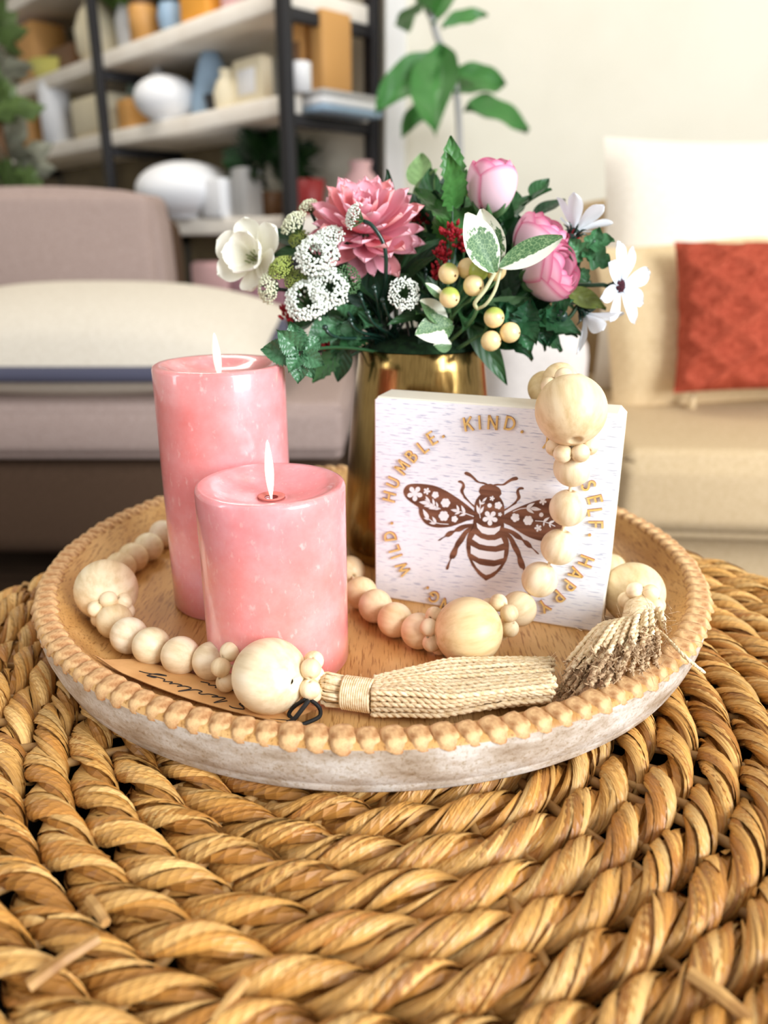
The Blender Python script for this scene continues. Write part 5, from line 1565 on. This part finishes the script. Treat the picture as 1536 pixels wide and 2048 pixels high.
# ---- pink buds
def bud(label, px, py, y, nrm, rx, ht, layers, spin, inner, name='pink_ranunculus', opened=.0, sepal=True):
    c = bq(px, py, y); nrm = Vector(nrm).normalized(); rx *= KS; ht *= KS
    t = thing(name, label, 'ranunculus', c, 'pink buds in the bouquet')
    m0 = facing_m(c, nrm, spin)
    lo, hi, ed = (250, 234, 242), (249, 208, 222), (222, 96, 146)
    rg = random.Random(int(px))
    for li, (n, rs_, top, half) in enumerate(layers):
        for k in range(n):
            a0 = 2 * PI * k / n + li * .9
            mb = MB(); nu, nv = 12, 12; vs_, fs, cs = [], [], []
            tp = top * rg.uniform(.94, 1.05)
            for j in range(nv + 1):
                v = j / nv
                for i in range(nu + 1):
                    u = -1 + 2 * i / nu
                    lat = -PI / 2 + (PI / 2 + tp) * v * (1 - .20 * abs(u) ** 2.2 * v)
                    az = a0 + u * half * (.55 + .45 * math.sin(PI * min(1, v * 1.0 + .15) * .5))
                    flare = 1 + opened * v ** 3 + .03 * math.sin(u * 4 + k) * v
                    rr = rs_ * (1 + .025 * u)          # each petal tucks under its neighbour
                    x = rx * rr * math.cos(lat) * flare
                    vs_.append(m0 @ Vector((x * math.cos(az), x * math.sin(az), ht * rr * math.sin(lat))))
                    e = min(1, max(0, (v - .93) * 12, (abs(u) - .92) * 10 * (v > .3)))
                    g = v ** 1.5
                    l_, h_, e_ = lin(lo), lin(hi if li == 0 else (245, 178, 200)), lin(ed)
                    b0 = [l_[q] * (1 - g) + h_[q] * g for q in range(3)]
                    cs.append(tuple(b0[q] * (1 - e) + e_[q] * e for q in range(3)))
            for j in range(nv):
                for i in range(nu):
                    a = j * (nu + 1) + i; fs.append((a, a + 1, a + nu + 2, a + nu + 1))
            mb.add(vs_, fs, cs); mb.build('petal', MAT['petal'], t)
    mb = MB()
    for k in range(7):
        w = 2 * PI * k / 7; pts = []
        for q in range(6):
            lat = -PI / 2 + .12 + q * .17
            pts.append(m0 @ Vector((rx * 1.03 * math.cos(lat) * math.cos(w), rx * 1.03 * math.cos(lat) * math.sin(w), ht * 1.04 * math.sin(lat))))
        tube(mb, pts, [.0024, .0028, .0026, .0020, .0012, .0003], 6)
    tube(mb, [m0 @ Vector((0, 0, -ht * 1.30)), m0 @ Vector((0, 0, -ht * .96))], [.0016, .0042], 10)
    mb.build('calyx', MAT['lace_green'], t)
    stem_to_mouth(t, m0 @ Vector((0, 0, -ht * 1.25)), -nrm, .0021)
bud('upright pink bud with white base standing highest in the bouquet', 984, 362, .603, (.02, -.20, .97), .0142, .0175, ((3, 1.0, .62, 1.15), (3, .90, .85, 1.1), (3, .78, 1.0, 1.0)), .8, None)
bud('large pink ranunculus facing right at the right of the bouquet', 1110, 540, .582, (.62, -.48, .25), .0168, .0178, ((3, 1.03, .25, 1.15), (4, .97, .45, 1.0), (5, .88, .65, .8), (5, .76, .85, .7), (5, .6, 1.0, .7)), .2, None)
bud('pink ranunculus behind the larger right facing one', 1084, 474, .604, (.45, -.25, .75), .0155, .0170, ((3, 1.03, .40, 1.15), (4, .95, .6, 1.0), (4, .85, .8, .9), (4, .7, 1.0, .8)), 1.2, None)

# ---- red flower clusters
def red(label, px, py, y, rpx, n=46):
    c = bq(px, py, y); r = rpx * (c - CAM).dot(FWD) / F
    t = thing('red_filler_flower', label, 'red flower', c, 'red clusters in the bouquet')
    mb, st = MB(), MB()
    for k in range(n):
        d = Vector((rng.gauss(0, 1), rng.gauss(0, 1), rng.gauss(0, 1))).normalized()
        p = c + d * r * rng.uniform(.3, 1.0) * Vector((1, 1, .8)).length / 1.62
        e = d * .0022 + Vector((0, 0, .0012))
        tube(mb, [p - e * .6, p, p + e * .7], [.0006, .0013, .0003], 6)
        if k % 6 == 0: tube(st, [c - Vector((0, 0, r * 1.6)), c - Vector((0, 0, r * .5)) + d * r * .3, p], .00045, 4)
    mb.build('buds', MAT['red'], t); st.build('stalks', MAT['lace_green'], t)
    stem_to_mouth(t, c - Vector((0, 0, r * 1.5)), (0, 0, -1), .001, 'stem', .02)
red('deep red flower cluster highest between the dahlia and the berries', 905, 470, .578, 30, 60)
red('deep red flower cluster just below the highest red one', 884, 512, .580, 22, 40)
red('small red flower cluster right of the other reds', 928, 488, .576, 17, 30)
red('red flower cluster beside the left berry', 878, 548, .582, 20, 36)
red('red flower cluster low at the left under the cream lace flower', 578, 628, .600, 22, 40)
red('dark red flower cluster behind the mint sprig near the vase rim', 655, 692, .600, 12, 24)
red('red flower cluster hidden between the two pink ranunculus', 1140, 478, .606, 16, 30)
red('red flower cluster behind the dahlia at its right', 838, 440, .64, 20, 36)
red('red flower cluster left of the right facing ranunculus', 1048, 560, .600, 12, 24)

# ---- berries and variegated leaves
def berry_mesh(k):
    mb = MB(); ball(mb, (0, 0, 0), .0062, 24, 16)
    cs = []
    for v in mb.v:
        g = 1 / (1 + math.exp(-(v[2] / .0062 - (.45, 2, -1.2, .75)[k]) * 14))
        a, b_ = lin((244, 216, 158)), lin((170, 184, 84))
        cs.append(tuple(a[q] * (1 - g) + b_[q] * g for q in range(3)))
    mb.c = cs
    ball(mb, (.0059, .0005, .0006), .0008, 6, 4, lin((120, 84, 44)), (.6, 1.2, 1.2))
    return mb.mesh('berry', MAT['berry'])
BM = [berry_mesh(k) for k in range(4)]
node_a = bq(900, 660, .578)
t = thing('berry_sprig', 'cream and green berry sprig in the middle with variegated leaves', 'berry sprig', node_a)
for px, py, k, rot, y in ((897, 547, 3, .3, .558), (899, 595, 0, .4, .554), (947, 571, 1, .2, .554), (957, 541, 2, 2.2, .559), (935, 537, 1, 2.0, .564), (992, 541, 1, -.8, .562)):
    p = bq(px, py, y)
    obj('berry', BM[k], t, Matrix.Translation(p) @ Matrix.Rotation(-1.1 + rot * .3, 4, 'Z') @ Matrix.Rotation(.3, 4, 'Y'))
    mb = MB(); tube(mb, bez(p + Vector((0, .001, -.005)), p + Vector((0, .002, -.014)), node_a + Vector((0, 0, .02)), node_a, 10), .0009, 6); mb.build('stalk', MAT['lace_green'], t)
mb = MB(); tube(mb, [node_a, MOUTH + Vector((-.004, -.02, -.006))], .0014, 7); mb.build('stem', MAT['lace_green'], t)
def vleaf(L, Wd, green, seed, nu=8, nv=14, curl=-.1, fold=.2):
    """red channel of the paint marks how far the white margin reaches"""
    mb = MB(); vs_, fs, cs, uv = [], [], [], []
    for j in range(nv + 1):
        v = j / nv
        w = Wd * max(.05, math.sin(PI * min(1, .02 + .97 * v) ** .95)) ** .75
        for i in range(nu + 1):
            u = -1 + 2 * i / nu
            vs_.append((u * w / 2, v * L, fold * Wd * abs(u) * .5 + curl * L * v * v))
            if green == 'tip': mk = max(0, (v - .55) * 1.5) + .38 * abs(u) ** 3 + .12
            elif green == 'left': mk = .55 * (u < -.1) * (v > .25) + .5 * max(0, v - .6) + .25 * abs(u) ** 4
            else: mk = .62 * (u > .15) + .35 * max(0, v - .7)
            cs.append((mk, mk, mk)); uv.append((u * .5 + seed, v + seed))
    for j in range(nv):
        for i in range(nu):
            a = j * (nu + 1) + i; fs.append((a, a + 1, a + nu + 2, a + nu + 1))
    mb.add(vs_, fs, cs, 0, uv)
    return mb.mesh('variegated_leaf', MAT['variegated'])
def vput(parent, bx, by, ex, ey, y0, y1, Wd, kind, seed, up, curl=-.08):
    a, b_ = bq(bx, by, y0), bq(ex, ey, y1); d = b_ - a
    obj('leaf', vleaf(d.length, Wd, kind, seed, curl=curl), parent, orient(a, d, up))
vput(t, 905, 650, 832, 668, .566, .556, .0185, 'left', 1.3, CAMDIR)
vput(t, 892, 645, 842, 600, .570, .562, .0150, 'none', 2.1, CAMDIR + Vector((.3, 0, .3)))
vput(t, 888, 598, 852, 566, .560, .556, .0065, 'right', 3.3, CAMDIR + Vector((.3, 0, 0)))
vput(t, 902, 690, 868, 690, .566, .560, .010, 'none', 3.9, CAMDIR)
# upright pair on a pale looping stalk
nb = bq(955, 618, .553)
t = thing('variegated_sprig', 'white edged green leaves on a pale looping stalk in front of the bouquet', 'leaf sprig', nb)
vput(t, 988, 545, 928, 428, .546, .542, .0215, 'tip', 4.2, CAMDIR + Vector((.25, 0, 0)), .02)
vput(t, 992, 545, 965, 418, .552, .556, .0200, 'tip', 5.7, CAMDIR + Vector((-.45, 0, 0)), .02)
vput(t, 1000, 536, 1126, 474, .546, .540, .0165, 'right', 6.4, CAMDIR + Vector((-.1, 0, .25)), -.02)
mb = MB()
tube(mb, catmull([bq(990, 545, .547), bq(970, 580, .546), bq(950, 606, .548), nb], 8), .0012, 7)
tube(mb, catmull([bq(1003, 534, .547), bq(990, 580, .545), bq(972, 608, .547), nb], 8), .0010, 7)
mb.build('stalk', MAT['stem_pale'], t)
mb = MB(); tube(mb, catmull([nb, bq(935, 650, .562), MOUTH + Vector((.004, -.022, -.006))], 8), .0012, 7); mb.build('stem', MAT['lace_green'], t)
nc = bq(955, 672, .572)
t = thing('berry_cluster', 'three cream berries hanging over the right of the vase rim', 'berry sprig', nc)
for px, py, rot, k in ((988, 635, .1, 0), (1020, 665, .2, 1), (982, 682, .3, 1)):
    p = bq(px, py, .552)
    obj('berry', BM[k], t, Matrix.Translation(p) @ Matrix.Rotation(-.9 + rot, 4, 'Z') @ Matrix.Rotation(.1, 4, 'Y'))
    mb = MB(); tube(mb, bez(p, p + Vector((-.006, .004, .0)), nc + Vector((.008, -.004, .002)), nc, 8), .0009, 6); mb.build('stalk', MAT['lace_green'], t)
mb = MB(); tube(mb, [nc, MOUTH + Vector((.012, -.018, -.006))], .0013, 7); mb.build('stem', MAT['lace_green'], t)

# ---- ivy and leaves at the right
IVY = [leaf_mesh(.024, .020, (66, 116, 74), seed=60 + k, lobes=2.4, fold=.4, nv=16, curl=-.2) for k in range(3)]
hub = bq(1160, 520, .595)
t = thing('ivy_sprig', 'lobed green ivy leaves right of the pink ranunculus', 'leaf sprig', hub)
for k, (bx, by, ex, ey, s) in enumerate(((1172, 492, 1228, 478, 1), (1176, 500, 1200, 455, .8), (1172, 505, 1222, 530, 1), (1165, 515, 1140, 478, .9), (1160, 540, 1178, 562, .8), (1160, 535, 1130, 560, .8), (1168, 500, 1190, 520, .7))):
    a, b_ = bq(bx, by, .593), bq(ex, ey, .585 + .004 * (k % 3)); d = b_ - a
    obj('leaf', IVY[k % 3], t, orient(a, d, CAMDIR + Vector((.3 * math.sin(k * 2), 0, .3 * math.cos(k))), d.length / .024))
mb = MB(); tube(mb, catmull([bq(1190, 480, .592), hub, bq(1140, 585, .600), bq(1060, 640, .606), MOUTH + Vector((.024, -.004, -.006))], 8), .0012, 7); mb.build('stem', MAT['stem'], t)
hub = bq(1085, 640, .578)
t = thing('scalloped_leaf_sprig', 'dark scalloped leaves under the right facing ranunculus', 'leaf sprig', hub)
SC_L = [leaf_mesh(.022, .019, c, seed=70 + k, serr=1, fold=.45, nv=10, curl=-.25) for k, c in enumerate(((40, 88, 56), (30, 70, 44), (52, 100, 62)))]
for k, (bx, by, ex, ey) in enumerate(((1030, 660, 1018, 610), (1045, 655, 1062, 600), (1068, 660, 1090, 620), (1090, 655, 1112, 612), (1080, 640, 1090, 690), (1040, 665, 1062, 702), (1100, 650, 1098, 690), (1020, 650, 1000, 606), (1110, 630, 1140, 600))):
    a, b_ = bq(bx, by, .578), bq(ex, ey, .570); d = b_ - a
    obj('leaf', SC_L[k % 3], t, orient(a, d, CAMDIR + Vector((.5 * math.sin(k * 3), 0, .3)), d.length / .022 * 1.05))
mb = MB(); tube(mb, catmull([bq(1115, 628, .580), hub, bq(1020, 668, .586), MOUTH + Vector((.020, -.012, -.006))], 8), .0012, 7); mb.build('stem', MAT['stem'], t)
p = bq(1122, 632, .575)
mb = MB(); ball(mb, tuple(p), .0042, 14, 10); mb.build('seed_bud', MAT['stem_dark'], t)
for nm, lb, bx, by, ex, ey, y0, y1, L, Wd, c in (
        ('olive_leaf', 'single olive leaf below the large pink ranunculus', 1135, 583, 1212, 614, .588, .582, .026, .0125, (98, 110, 46)),
        ('long_leaf', 'long flat green leaf under the berries at the right', 985, 690, 1110, 655, .59, .585, .045, .016, (60, 104, 66)),
        ('broad_leaf', 'broad dull green leaf left of the right facing ranunculus', 940, 650, 1060, 595, .592, .580, .045, .020, (84, 116, 76)),
        ('blade_leaf', 'dark blade leaf curving beneath the dahlia at its right', 800, 560, 880, 486, .606, .590, .040, .010, (34, 62, 40)),
        ('dark_round_leaf', 'dark round leaf beneath the dahlia', 745, 610, 690, 530, .600, .592, .036, .026, (34, 66, 46))):
    a, b_ = bq(bx, by, y0), bq(ex, ey, y1); d = b_ - a
    t = thing(nm, lb, 'leaf', a)
    obj('blade', leaf_mesh(L, Wd, c, seed=90, curl=-.12), t, orient(a, d, CAMDIR, d.length / L))
    mb = MB(); tube(mb, bez(a, a - d * .2, MOUTH + (a - MOUTH) * .3 + Vector((0, 0, .01)), MOUTH + Vector(((a.x - MOUTH.x) * .2, -.01, -.006)), 8), .001, 6); mb.build('stem', MAT['stem'], t)
